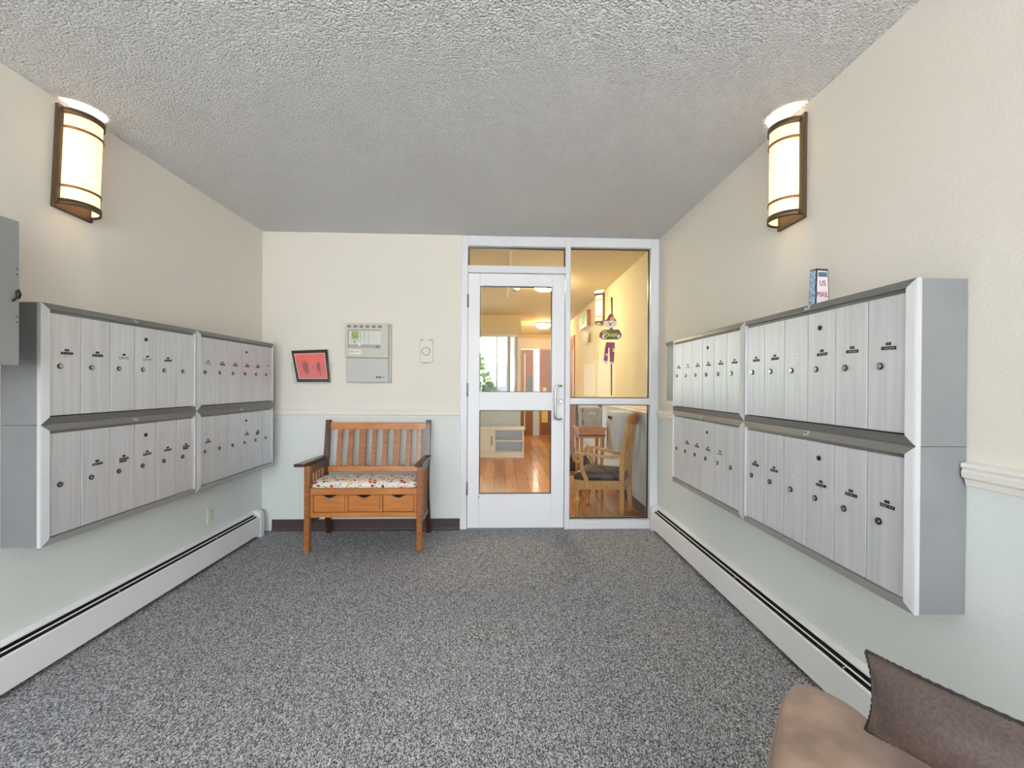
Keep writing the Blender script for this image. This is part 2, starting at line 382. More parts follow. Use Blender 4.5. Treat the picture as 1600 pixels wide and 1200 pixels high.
dr = thing('door_1', 'white aluminium door with two glass panes and a pull handle', 'door', (.135, D, 0), 0, None, 'structure')
DX0, DX1 = -.268, .537
def dm(nm, x0, x1, z0, z1): MB().box(x0 - .135, x1 - .135, .004, .050, z0, z1).build(nm, 'white_paint', dr, .003, 1)
dm('stile', DX0, -.172, .008, HD - .002); dm('stile', .430, DX1, .008, HD - .002)
dm('top_rail', -.172, .430, 2.025, HD - .002); dm('mid_rail', -.172, .430, .991, 1.143); dm('bottom_rail', -.172, .430, .008, .292)
for z0, z1 in ((1.145, 2.023), (.294, .989)):
    pane(dr, -.17, .428, z0, z1, D + .027, .135, 'clear_glass'); beads(dr, -.17, .428, z0, z1, D + .027, .005, .135)
hz0, hz1 = .922, 1.196
arc = lambda zc, sgn: [(.455 - .135 + .028 - .028*math.cos(t), -.052, zc + sgn*.028*math.sin(t)) for t in [PI/2*i/5 for i in range(6)]]
pts = [(.507 - .135, .004, hz1), (.507 - .135, -.035, hz1), (.500 - .135, -.050, hz1)] + list(reversed(arc(hz1 - .028, 1))) + arc(hz0 + .028, -1) + [(.500 - .135, -.050, hz0), (.507 - .135, -.035, hz0), (.507 - .135, .004, hz0)]
h = MB().tube(pts, .0105, 10).build('pull_handle', 'chrome', dr); h['label'] = 'tubular metal pull handle'
lk = MB().cyl((.506 - .135, .006, 1.068), (.506 - .135, -.006, 1.068), .019, 20).cyl((.506 - .135, 0, 1.068), (.506 - .135, -.009, 1.068), .013, 20, 1).build('lock_cylinder', ['dark_chrome', 'chrome'], dr)
for z in (1.897, 1.16, .342):
    MB().cyl((DX0 - .135 - .004, -.008, z - .055), (DX0 - .135 - .004, -.008, z + .055), .007, 10).box(DX0 - .135 - .012, DX0 - .135 + .006, -.002, .006, z - .055, z + .055).build('hinge', 'damper_metal', dr)
MB().cyl((-.172 - .135, .005, .268), (-.172 - .135, .001, .268), .005, 8).build('screw', 'dark_chrome', dr)

# ------------------------------------------------------------------ wall mailboxes
MW, MH, MD = .869, .480, .163
TS, TT, TB = .024, .025, .030
DW = (MW - 2*TS)/6
def rail_mesh(kind):
    P = [(0, -.138), (0, -.152), (.22, -.155), (1, -MD), (1, -.138)]
    t = {'top': TT, 'bottom': TB}.get(kind, TS); mb = MB(); rows = []
    for end in (0, 1):
        row = []
        for o, y in P:
            if kind == 'top': row.append(((-1 + 2*end)*(MW/2 - o*TS), y, MH - o*TT))
            elif kind == 'bottom': row.append(((-1 + 2*end)*(MW/2 - o*TS), y, o*TB))
            else:
                sx = -1 if kind == 'left' else 1
                row.append((sx*(MW/2 - o*TS), y, o*TB if end == 0 else MH - o*TT))
        rows.append(row)
    mb.rings(rows, smooth=False)
    return mb.mesh(kind + '_rail', {'top': 'rail_shaded', 'bottom': 'rail_shaded'}.get(kind, 'rail_light'))  # lit sides and shaded top and bottom are painted in by material
DZ0, DZ1 = TB + .004, MH - TT - .012
def tape_mesh(wd, ht, seed, ink, base):
    rnd = random.Random(seed); mb = MB().box(-wd/2, wd/2, -.0012, 0, -ht/2, ht/2)
    x = -wd/2 + .004
    while x < wd/2 - .006:
        g = rnd.uniform(.0018, .0036)
        if rnd.random() > .18:
            mb.box(x, x + g, -.0015, -.0012, -ht*rnd.uniform(.10, .26), ht*rnd.uniform(.10, .26), 1)
        x += g + .0012
    return mb.mesh('tape', [base, ink])
# label style of each door, left to right seen from the front: b black tape, n number only, c clear, w white slip, d double tape, f faint, 0 nothing
def mailbox(loc, rz, label, styles, low):
    t = thing('mailbox_unit', label, 'mailbox', loc, rz, 'wall mailbox units')
    obj('housing', shared('housing', lambda: MB().box(-MW/2 + .0008, MW/2 - .0008, -.140, -.002, .0008, MH - .0008).mesh('housing', 'housing_grey')), t)
    obj('gap_shade', shared('gap_shade', lambda: MB().box(-MW/2 + .02, MW/2 - .02, -.1415, -.1400, .02, MH - .02).mesh('gap_shade', 'dark_slot')), t)  # black sheet paints in the shade seen through the door gaps
    for k in ('top', 'bottom', 'left', 'right'):
        me = shared('rail' + k, lambda: rail_mesh(k))
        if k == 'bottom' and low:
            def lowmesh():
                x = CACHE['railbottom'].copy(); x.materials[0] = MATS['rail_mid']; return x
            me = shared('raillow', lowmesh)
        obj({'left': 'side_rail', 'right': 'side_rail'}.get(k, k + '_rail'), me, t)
    obj('hinge_strip', shared('ledge', lambda: MB().box(-MW/2 + TS, MW/2 - TS, -.150, -.1415, DZ1 + .001, MH - TT).mesh('hinge_strip', 'rail_shaded')), t)
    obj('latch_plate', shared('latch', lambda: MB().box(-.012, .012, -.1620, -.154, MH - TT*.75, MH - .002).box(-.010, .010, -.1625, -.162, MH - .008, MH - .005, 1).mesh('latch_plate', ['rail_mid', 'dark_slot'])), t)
    def door_me():
        return MB().box(-DW/2 + .0019, DW/2 - .0019, -.1555, -.1425, 0, DZ1 - DZ0).mesh('mailbox_door', 'door_aluminium', .0008, 1)
    lock_me = lambda: MB().cyl((0, 0, 0), (0, -.0040, 0), .0108, 20, 0).cyl((0, -.003, 0), (0, -.0062, 0), .0072, 16, 1).box(-.0012, .0012, -.0066, -.006, -.005, .005, 0).mesh('lock', ['dark_chrome', 'chrome'])
    mast_me = lambda: MB().cyl((0, 0, 0), (0, -.0030, 0), .0090, 16, 0).cyl((0, -.002, 0), (0, -.0042, 0), .0040, 10, 1).mesh('carrier_lock', ['black_plastic', 'dark_chrome'])
    for i in range(6):
        x = -MW/2 + TS + DW*(i + .5)
        d = obj('mailbox_door', shared('door', door_me), t, (x, 0, DZ0))
        lx, lz, fy = -.022, .233 - DZ0, -.1555
        obj('lock', shared('lock', lock_me), d, (lx, fy, lz))
        if i == 3: obj('carrier_lock', shared('master', mast_me), d, (-.004, fy, lz + .152))
        s = styles[i]; px = .006; ang = random.uniform(-.05, .05); q = random.randrange(5)
        if s in 'bndcw': obj('number_tape', shared(('num', q), lambda: tape_mesh(.017, .009, q, 'tape_print', 'tape_black')), d, (px, fy, lz + .067), (0, ang, 0))
        if s in 'bwd': obj('name_tape', shared(('nm', q), lambda: tape_mesh(.050, .0105, 20 + q, 'tape_print', 'tape_black')), d, (px + .001, fy, lz + .054), (0, ang, 0))
        if s == 'd': obj('name_tape', shared(('nm2', q), lambda: tape_mesh(.040, .010, 30 + q, 'tape_print', 'tape_black')), d, (px - .004, fy, lz + .0425), (0, ang, 0))
        if s in 'c': obj('name_slip', shared(('cl', q), lambda: tape_mesh(.056, .016, 40 + q, 'tag_print', 'tag_clear')), d, (px, fy, lz + .052), (0, ang, 0))
        if s == 'f': obj('name_slip', shared(('fa', q), lambda: tape_mesh(.046, .012, 50 + q, 'tag_clear', 'tag_white')), d, (px, fy, lz + .056), (0, ang, 0))
        if s in 'w': obj('name_slip', shared(('wh', q), lambda: tape_mesh(.052, .010, 60 + q, 'tag_print', 'tag_white')), d, (px + .008, fy, lz + .040), (0, ang, 0))
    return t
MZ = .556
yl = 1.766 + MW/2; yr = 1.193 + MW/2
mailbox((XL, yl, MZ + MH), PI/2, 'six-door aluminium mailbox unit beside the grey metal cabinet, upper of its stack', 'wbccbf', 0)
mailbox((XL, yl, MZ), PI/2, 'six-door aluminium mailbox unit under the one beside the grey metal cabinet', 'fbdbbd', 1)
mailbox((XL, yl + MW + .001, MZ + MH), PI/2, 'six-door aluminium mailbox unit next to the red notice corner, upper of its stack', 'cbbbbn', 0)
mailbox((XL, yl + MW + .001, MZ), PI/2, 'six-door aluminium mailbox unit above the ivory outlet, by the bench corner', 'bf0bdf', 1)
mailbox((XR, yr, MZ + MH), -PI/2, 'six-door aluminium mailbox unit with a small painted tin standing on top', 'bbfbbb', 0)
mailbox((XR, yr, MZ), -PI/2, 'six-door aluminium mailbox unit under the one carrying the small painted tin', 'bbfbbb', 1)
mailbox((XR, yr + MW + .001, MZ + MH), -PI/2, 'six-door aluminium mailbox unit next to the sidelight corner, upper of its stack', 'bcbbbb', 0)
mailbox((XR, yr + MW + .001, MZ), -PI/2, 'six-door aluminium mailbox unit next to the sidelight corner, lower of its stack', 'fbbbcf', 1)

# narrow grey wall box between the far right mailboxes and the sidelight
t = thing('wall_box', 'shallow grey metal wall box tucked between mailboxes and sidelight', 'wall box', (XR, 3.13, 1.09))
MB().box(-.062, -.001, -.15, .15, 0, .44).build('box_body', 'housing_grey', t)
MB().box(-.068, -.0625, -.13, .13, .03, .41).build('box_door', 'housing_grey', t, .002, 1)
MB().prism([(-.062, .44), (-.075, .44), (-.066, .415), (-.062, .415)], -.155, .155, 1).build('top_rail', 'rail_shaded', t)

# grey electrical cabinet
cx = -1.722; cyf = aX(31, 450, cx).y
t = thing('metal_cabinet', 'grey metal wall cabinet with a small latch and rivets', 'cabinet', (XL, cyf - .25, 1.262))
MB().box(.001, cx - XL - .012, -.25, .245, .004, .512).build('cabinet_body', 'cabinet_grey', t, .003, 1)
MB().box(cx - XL - .0115, cx - XL, -.25, .25, 0, .516).build('cabinet_door', 'cabinet_grey', t, .003, 1)
d = cx - XL
MB().tube([(d + .001, .232 - .006, .228), (d + .014, .232 - .006, .240), (d + .014, .232 - .006, .262), (d + .010, .232 + .004, .270), (d + .012, .232 + .009, .255), (d + .006, .232 + .010, .240)], .0035, 6).build('latch', 'dark_chrome', t)
for z in (.175, .155, .325, .345):
    MB().cyl((d - .001, .240, z), (d + .002, .240, z), .0022, 8).build('rivet', 'dark_chrome', t)

# ------------------------------------------------------------------ hydronic baseboard heaters
def heater(name_label, side, y0, y1):
    x = XL if side < 0 else XR; s = 1 if side < 0 else -1
    t = thing('baseboard_heater', name_label, 'heater', (x, (y0 + y1)/2, 0), 0, 'baseboard heaters'); a, b = y0 - (y0 + y1)/2, y1 - (y0 + y1)/2
    P = lambda pts: [(s*d, z) for d, z in pts]
    MB().prism(P([(.001, .03), (.006, .03), (.006, .192), (.001, .192)]), a, b - .05, 1).build('back_plate', 'heater_white', t)
    MB().prism(P([(.001, .199), (.004, .199), (.030, .190), (.031, .183), (.027, .183), (.001, .192)]), a, b - .05, 1).build('hood', 'heater_white', t)
    MB().prism(P([(.007, .05), (.060, .05), (.060, .150), (.007, .178)]), a, b - .052, 1).build('slot_shade', 'dark_slot', t)  # near-black solid that paints the shade inside the heater slot
    MB().prism(P([(.044, .1745), (.049, .1725), (.049, .1705), (.044, .1725)]), a, b - .05, 1).build('damper', 'heater_white', t)
    MB().prism(P([(.070, .026), (.070, .158), (.066, .163), (.062, .163), (.066, .156), (.067, .03), (.060, .026)]), a, b - .05, 1).build('front_panel', 'heater_white', t)
    cap = MB().prism(P([(.001, 0), (.074, 0), (.074, .160)] + [(.074 - .044 + .044*math.cos(u), .160 + .042*math.sin(u)) for u in [PI/2*i/6 for i in range(1, 7)]] + [(.001, .202)]), b - .05, b, 1)
    cap.build('end_cap', 'heater_white', t)
    for k in range(int((b - a)/.75)):
        yy = b - .55 - k*.75
        MB().cyl((s*.058, yy, .166), (s*.064, yy, .161), .004, 8).box(*sorted((s*.04, s*.062)), yy - .003, yy + .003, .1655, .169).build('damper_clip', 'chrome', t)
heater('long white baseboard heater under the mailboxes, ending by the bench', -1, YF + .05, 3.53)
heater('long white baseboard heater running from the sidelight to the brown ottoman', 1, YF + .05, D - .02)

# outlet
o = aX(328.5, 804, XL)
t = thing('wall_outlet', 'ivory double wall outlet above the heater', 'outlet', (XL, o.y, o.z))
MB().box(.0005, .006, -.036, .036, -.058, .058).build('cover_plate', 'outlet_ivory', t, .002, 1)
for z in (-.022, .022):
    MB().box(.006, .0085, -.016, .016, z - .014, z + .014).box(.0085, .0088, -.008, -.005, z - .006, z + .006, 1).box(.0085, .0088, .005, .008, z - .005, z + .005, 1).build('socket', ['outlet_ivory', 'dark_slot'], t)
MB().cyl((.005, 0, 0), (.0075, 0, 0), .003, 8).build('screw', 'damper_metal', t)

# ------------------------------------------------------------------ sconces
def sconce(label, x, y, z0, z1, side, power=5, tilt=0, group='half-round wall sconces'):
    s = 1 if side < 0 else -1
    t = thing('wall_sconce', label, 'wall lamp', (x, y, z0), 0, group); h = z1 - z0; t.rotation_euler.x = tilt
    MB().box(*sorted((s*.001, s*.016)), -.092, .092, 0, h).build('back_plate', 'bronze', t, .002, 1)
    for yy in (-.083, .083):
        MB().box(*sorted((s*.016, s*.028)), yy - .006, yy + .006, .02, h - .02).build('side_bar', 'bronze', t)
    N = 20
    def arc(ry, rx, zz, off=.022): return [(s*(off + rx*math.sin(PI*i/N)), -ry*math.cos(PI*i/N), zz) for i in range(N + 1)]
    def shell(ry, rx, za, zb, th):
        mb = MB(); oa, ob = arc(ry, rx, za), arc(ry, rx, zb); ia, ib = arc(ry - th, rx - th, za), arc(ry - th, rx - th, zb)
        vs = oa + ob + ia + ib; k = N + 1; fs = []
        for i in range(N):
            fs += [(i, i + 1, k + i + 1, k + i), (2*k + i, 3*k + i, 3*k + i + 1, 2*k + i + 1), (k + i, k + i + 1, 3*k + i + 1, 3*k + i), (i, 2*k + i, 2*k + i + 1, i + 1)]
        fs += [(0, k, 3*k, 2*k), (N, 2*k + N, 3*k + N, k + N)]
        mb.add(vs, fs, 0, True); return mb
    shell(.078, .078, .022, h - .022, .003).build('lamp_shade', 'lamp_glass', t)
    for za, zb, m, nm, g in ((.014, .040, 'bronze', 'rim_band', .086), (h - .040, h - .014, 'bronze', 'rim_band', .086), (.093, .103, 'bronze_band', 'thin_band', .084), (h - .103, h - .093, 'bronze_band', 'thin_band', .084)):
        shell(g, g, za, zb, .005).build(nm, m, t)
    MB().cyl((s*.05, 0, h*.32), (s*.05, 0, h*.68), .018, 12).build('bulb', 'bulb', t)
    for zz, rx in ((h*.62, 0),):
        l = bpy.data.lights.new('sconce_light', 'POINT'); l.energy = power*3.4; l.color = (1, .96, .89); l.shadow_soft_size = .025
        lo = bpy.data.objects.new('sconce_light', l); COL.objects.link(lo); lo.parent = t; lo.location = (s*.05, 0, zz)
sconce('lit half-round bronze sconce above the mailboxes next to the grey cabinet', XL, 2.043, 1.958, 2.416, -1, 5, -.045)
sconce('lit half-round bronze sconce above the mailboxes with the painted tin', XR, 1.945, 1.942, 2.402, 1)

# ------------------------------------------------------------------ things on the back wall
# red notice in a clear pocket
q = [aY(455, 548, D - .03), aY(511, 546, D - .03), aY(516, 597, D - .02), aY(464, 597, D - .02)]
c = sum(q, Vector())/4
t = thing('notice_holder', 'red printed notice in a tilted black frame held by a clear wall pocket', 'notice', (c.x, D, c.z - .13))
def loc2(p): return Vector((p.x - c.x, p.y - D, p.z - c.z + .13))
def slab(pts, th, off=0):
    A = [loc2(p) + Vector((0, -off, 0)) for p in pts]; B = [p + Vector((0, th, 0)) for p in A]
    return MB().rings([A, B], smooth=False)
cen = lambda k: [c + (p - c)*k for p in q]
slab(q, .008).build('black_frame', 'black_plastic', t)
slab([c + (p - c)*Vector((1, 1, 1)).x*.0 + Vector(((p.x - c.x)*.86, p.y - c.y, (p.z - c.z)*.80)) for p in q], .003, .0015).build('paper_edge', 'notice_edge', t)
slab([c + Vector(((p.x - c.x)*.82, p.y - c.y, (p.z - c.z)*.75)) for p in q], .003, .0022).build('paper', 'notice_red', t)
mk = MB(); rnd = random.Random(3)
def onq(u, v):
    a = q[0].lerp(q[1], u); b = q[3].lerp(q[2], u); return loc2(a.lerp(b, v))
for u, v0, v1 in [(.26, .42, .58), (.29, .38, .66), (.32, .34, .70), (.345, .44, .74), (.37, .36, .66), (.40, .40, .74), (.55, .48, .56), (.66, .42, .60), (.69, .40, .66), (.72, .36, .70), (.745, .40, .78)]:
    v = v0
    while v < v1:
        dv = rnd.uniform(.015, .035); p0 = onq(u - .006 + rnd.uniform(-.004, .004), v); p1 = onq(u + .010, v + dv)
        y = min(p0.y, p1.y) - .004
        mk.box(p0.x, p1.x, y, y + .001, p1.z, p0.z); v += dv + .014
mk.build('printed_lines', 'ink', t)
pk = [aY(455, 566, D - .032), aY(519, 566, D - .032), aY(514, 599, D - .032), aY(461, 599, D - .032)]
slab(pk, .0025, .012).build('clear_pocket', 'acrylic', t)
for a, b in ((0, 3), (1, 2)):
    MB().tube([loc2(pk[a]) + Vector((0, .0, 0)), loc2(pk[b])], .0022, 6).build('pocket_edge', 'tag_clear', t)
MB().box(-.13, .13, -.042, -.001, -.002, .002).build('pocket_base', 'acrylic', t, loc=(0, 0, loc2(pk[2]).z))

# fire alarm control panel
p0, p1 = aY(541, 505, D - .06), aY(607, 598, D - .06); pm = aY(541, 559, D - .06)
pw, ph = p1.x - p0.x, p0.z - p1.z; t = thing('alarm_panel', 'beige alarm control panel with green display above a grey cover', 'alarm panel', ((p0.x + p1.x)/2, D, p1.z))
zm = pm.z - p1.z
MB().box(-pw/2 - .002, pw/2 + .012, -.035, -.001, -.004, ph + .002).build('back_box', 'panel_beige', t)
MB().box(-pw/2 - .004, pw/2, -.075, -.035, zm + .003, ph).build('control_cover', 'panel_beige', t, .004, 2)
MB().box(-pw/2 + .002, pw/2 - .002, -.062, -.035, .004, zm - .002).build('lower_cover', 'panel_grey', t, .003, 1)
u = lambda x: -pw/2 + (x - 105)/660*pw          # crop pixels -> panel
z = lambda y: ph - (y - 145)/(1090 - 145)*ph
for k in range(6):
    MB().box(u(130 + 95*k), u(188 + 95*k), -.0765, -.074, z(218), z(178)).build('vent', 'vent_dark', t)
w_ = MB().box(u(142), u(652), -.0765, -.074, z(540), z(250)).build('display_window', 'panel_face', t)
MB().box(u(142), u(652), -.0775, -.0765, z(262), z(250)).box(u(142), u(152), -.0775, -.0765, z(540), z(262)).build('window_edge', 'vent_dark', w_)
MB().box(u(152), u(652), -.0772, -.0765, z(540), z(485)).build('lower_strip', 'face_grey', w_)
MB().box(u(200), u(305), -.0775, -.0765, z(392), z(275)).build('lcd_screen', 'screen_green', w_)
for y in (280, 305, 330, 355, 385, 415): MB().box(u(325), u(340), -.0775, -.0765, z(y + 10), z(y)).build('indicator', 'vent_dark', w_)
for x in (205, 235, 265, 295): MB().box(u(x - 8), u(x + 10), -.0775, -.0765, z(422), z(410)).build('button', 'tag_print', w_)
MB().cyl((u(248), -.0765, z(448)), (u(248), -.0785, z(448)), .006, 10).build('button', 'black_plastic', w_)
MB().box(u(300), u(340), -.0785, -.0765, z(510), z(455)).build('key_tab', 'tag_white', w_)
MB().box(u(460), u(466), -.0775, -.0765, z(485), z(262)).build('divider', 'face_grey', w_)
for y in (275, 300, 320, 345, 375, 408): MB().box(u(372), u(372 + random.choice((36, 42, 48))), -.0772, -.0765, z(y + 9), z(y)).build('caption_bar', 'face_grey', w_)
MB().prism([(u(605) + .016*math.cos(a), z(523) + .010*math.sin(a)) for a in [2*PI*i/16 for i in range(16)]], -.079, -.0765, 1).prism([(u(605) + .009*math.cos(a), z(523) + .003*math.sin(a)) for a in [2*PI*i/12 for i in range(12)]], -.0795, -.079, 1, 1).build('oval_badge', ['logo_blue', 'tag_white'], t)
MB().box(u(168), u(345), -.0765, -.074, z(645), z(565)).box(u(190), u(205), -.077, -.0765, z(612), z(590), 1).box(u(212), u(232), -.077, -.0765, z(610), z(596), 1).box(u(250), u(320), -.077, -.0765, z(604), z(598), 1).build('paper_sticker', ['tag_white', 'tag_print'], t)
MB().cyl((u(682), -.074, z(638)), (u(682), -.079, z(638)), .0105, 16).cyl((u(682), -.078, z(638)), (u(682), -.081, z(638)), .007, 14, 1).build('key_lock', ['damper_metal', 'tag_white'], t)
lm = MB()
for x0, x1, y0, y1, mi in ((572, 592, 990, 1016, 0), (596, 604, 996, 1016, 0), (608, 620, 996, 1016, 0), (626, 644, 986, 1016, 0), (652, 662, 998, 1014, 1), (668, 676, 996, 1012, 1), (682, 700, 996, 1012, 1)):
    lm.box(u(x0), u(x1), -.0626, -.062, z(y1), z(y0), mi)
lm.build('maker_mark', ['ink', 'tag_print'], t)

# small alarm device by the door
p0, p1 = aY(656, 530, D - .03), aY(676, 566, D - .03)
t = thing('wall_device', 'small off-white wall buzzer plate with a round dial', 'wall device', ((p0.x + p1.x)/2, D, p1.z)); pw, ph = p1.x - p0.x, p0.z - p1.z
MB().box(-pw/2, pw/2, -.034, -.001, 0, ph).build('body', 'device_white', t, .005, 2)
MB().cyl((0, -.034, ph*.47), (0, -.039, ph*.47), .036, 24).cyl((0, -.038, ph*.47), (0, -.043, ph*.47), .028, 24, 1).build('round_dial', ['face_grey', 'device_white'], t)
MB().cyl((0, -.042, ph*.47), (0, -.046, ph*.47), .017, 20).build('lens', 'tag_white', t)
MB().box(-pw/2 + .006, -pw/2 + .03, -.036, -.033, ph - .012, ph - .002).box(pw/2 - .03, pw/2 - .006, -.036, -.033, ph - .012, ph - .002).build('top_tab', 'face_grey', t)
MB().box(-.035, .035, -.030, -.005, -.006, 0).cyl((0, -.025, -.012), (0, -.025, -.002), .006, 10).build('base_clip', 'face_grey', t)

# ------------------------------------------------------------------ wooden bench
BX0, BX1, BYF, BYR = -1.388, -.556, 3.165, 3.575
bc = (BX0 + BX1)/2
t = thing('wooden_bench', 'slatted oak entry bench with three small drawers', 'bench', (bc, 3.37, 0))
def bx(nm, x0, x1, y0, y1, z0, z1, m='oak', bev=.003, par=None):
    return MB().box(x0 - bc, x1 - bc, y0 - 3.37, y1 - 3.37, z0, z1).build(nm, m, par or t, bev, 1)
LW = .038
for x in (BX0, BX1 - LW): bx('leg', x, x + LW, BYF - .018, BYF + .020, 0, .618)
for x in (BX0, BX1 - LW):
    poly = [(3.585, 0), (3.555, 0), (3.475, .30), (3.462, .46), (3.532, .915), (3.562, .915), (3.500, .46), (3.512, .30)]
    MB().prism([(a - 3.37, b) for a, b in poly], x - bc, x + LW - bc, 0).build('back_post', 'oak_dark', t, .002, 1)
yb = lambda zz: 3.462 + (zz - .46)*(.070/.455)          # front face of the leaning back
def lean(nm, x0, x1, z0, z1, th, m):
    poly = [(yb(z0) + .004, z0), (yb(z1) + .004, z1), (yb(z1) + .004 + th, z1), (yb(z0) + .004 + th, z0)]
    return MB().prism([(a - 3.37, b) for a, b in poly], x0 - bc, x1 - bc, 0).build(nm, m, t, .002, 1)
lean('top_rail', BX0 + LW, BX1 - LW, .842, .895, .022, 'oak_h')
lean('lower_rail', BX0 + LW, BX1 - LW, .512, .556, .022, 'oak_h')
for a, b in ((258, 282), (308, 334), (360, 394), (422, 443), (471, 495), (522, 554), (582, 606), (632, 656)):
    x0 = aY(440 + a/3, 700, 3.50).x; x1 = aY(440 + b/3, 700, 3.50).x
    lean('back_slat', x0, x1, .554, .844, .014, 'oak')
for s, x in ((-1, BX0), (1, BX1 - LW)):
    ax0, ax1 = (x - .052, x + .010 + .012) if s < 0 else (x - .006, x + LW + .012)
    poly = [(ax0, 3.100), (ax1, 3.100), (ax1, 3.50), (ax0 + (.03 if s < 0 else 0), 3.50)]
    MB().prism([(a - bc, b - 3.37) for a, b in poly], .618, .640, 2).build('armrest', 'oak_dark', t, .005, 2)
    bx('side_rail', x + .009, x + .029, BYF + .02, 3.475, .555, .617, 'oak_dark')
    bx('side_rail', x + .009, x + .029, BYF + .02, 3.495, .185, .222, 'oak_dark')
    for k in range(5):
        yy = BYF + .055 + k*.054
        bx('side_slat', x + .013, x + .025, yy, yy + .020, .222, .556, 'oak', .001)
AX0, AX1 = BX0 + LW, BX1 - LW
# drawer carcass: front frame round three drawer fronts
bx('apron_rail', AX0, AX1, BYF - .008, BYF + .012, .410, .455, 'oak_h'); bx('apron_rail', AX0, AX1, BYF - .008, BYF + .012, .248, .284, 'oak_h')
w3_ = (AX1 - AX0); dw = .222; gap = (w3_ - 3*dw)/4
for k in range(4):
    bx('apron_stile', AX0 + k*(dw + gap), AX0 + k*(dw + gap) + gap, BYF - .008, BYF + .012, .284, .410, 'oak_h')
bx('carcass', AX0, AX1, BYF + .034, 3.47, .25, .446, 'oak_dark')
bx('seat_board', AX0, AX1, BYF + .012, 3.47, .446, .456, 'oak_h')
for k in range(3):
    x0 = AX0 + gap + k*(dw + gap) + .003; x1 = x0 + dw - .006; xm = (x0 + x1)/2; zt = .406
    notch = [(xm + .055 - .110*i/12, zt - .021*(.5 - .5*math.cos(2*PI*i/12))**.8) for i in range(13)]
    poly = [(x0, .288), (x1, .288), (x1, zt)] + notch + [(x0, zt)]
    MB().prism([(a - bc, b) for a, b in poly], BYF - .002 - 3.37, BYF + .012 - 3.37, 1).build('drawer_front', 'oak_h', t)
    MB().box(x0 - bc, x1 - bc, BYF + .016 - 3.37, BYF + .030 - 3.37, .29, .40).build('drawer_shadow_box', 'dark_slot', t)
# cushion
cw, cd = AX1 - AX0 + .004, .305
rg = []
for zz, ins in ((.4565, .014), (.4600, .004), (.475, 0), (.490, .004), (.500, .016), (.506, .045), (.509, .09)):
    N = 40; r = []
    for i in range(N):
        a = 2*PI*i/N; ca, sa = math.cos(a), math.sin(a); e = .18
        r.append(((cw/2 - ins)*math.copysign(abs(ca)**e, ca), (cd/2 - ins)*math.copysign(abs(sa)**e, sa), zz - .4565))
    rg.append(r)
cu = MB().rings(rg).build('seat_cushion', 'floral', None, loc=(bc, 3.302, .4565))
tag(cu, 'flat cream seat cushion with red and orange floral print on the bench', 'cushion')

# ------------------------------------------------------------------ painted tin on the right mailboxes
tz = MZ + 2*MH
tc_ = aX(1280, 440, 1.265)
t = thing('painted_tin', 'small blue and white painted tin with red lettering on the mailbox top', 'tin', (1.255, tc_.y - .012, tz), math.radians(6)); t.scale = (.78, .8, 1)
def taper(w0, w1, d0, d1, h, dz=0): return MB().rings([[(-w0, -d0, dz), (w0, -d0, dz), (w0, d0, dz), (-w0, d0, dz)], [(-w1, -d1, dz + h), (w1, -d1, dz + h), (w1, d1, dz + h), (-w1, d1, dz + h)]], smooth=False)
taper(.040, .033, .022, .020, .150).build('body', 'tin_black', t, .002, 1)
def side_plate(nm, m, z0, z1, inset=.006, proud=.0008, face='front'):
    f = lambda zz: zz/.150
    def wd(zz): return .040 - .007*f(zz)
    def dp(zz): return .022 - .002*f(zz)
    if face == 'front':
        pts = [(-wd(z0) + inset, -dp(z0) - proud, z0), (wd(z0) - inset, -dp(z0) - proud, z0), (wd(z1) - inset, -dp(z1) - proud, z1), (-wd(z1) + inset, -dp(z1) - proud, z1)]
        back = [(x, y + .002, zz) for x, y, zz in pts]
    else:
        pts = [(-wd(z0) - proud, -dp(z0) + .004, z0), (-wd(z0) - proud, dp(z0) - .004, z0), (-wd(z1) - proud, dp(z1) - .004, z1), (-wd(z1) - proud, -dp(z1) + .004, z1)]
        back = [(x + .002, y, zz) for x, y, zz in pts]
    MB().rings([pts, back], smooth=False).build(nm, m, t)
side_plate('front_panel', 'tin_white', .006, .142); side_plate('top_band', 'tin_teal', .118, .136, .010, .0014)
side_plate('side_panel', 'tin_blue', .005, .144, 0, .0008, 'side')
for tx, zz in (('US', .092), ('MAIL', .048)):
    obj('lettering', text_mesh(tx, .030, 'tin_red'), t, (-.001, -.0232 + .0008*(zz/.1) - .0005, zz), (PI/2, 0, 0))

# ------------------------------------------------------------------ ottoman and pillow
K = 1.071
out = [(.30, .54), (.40, .665), (.496, .785), (.642, .962), (.694, 1.012), (.718, 1.022), (.742, 1.016), (.766, .990), (.786, .955), (.794, .92), (.800, .87), (.826, .774), (.868, .66), (.90, .53), (.895, .46), (.84, .41), (.70, .385), (.5, .37), (.36, .40), (.30, .46)]
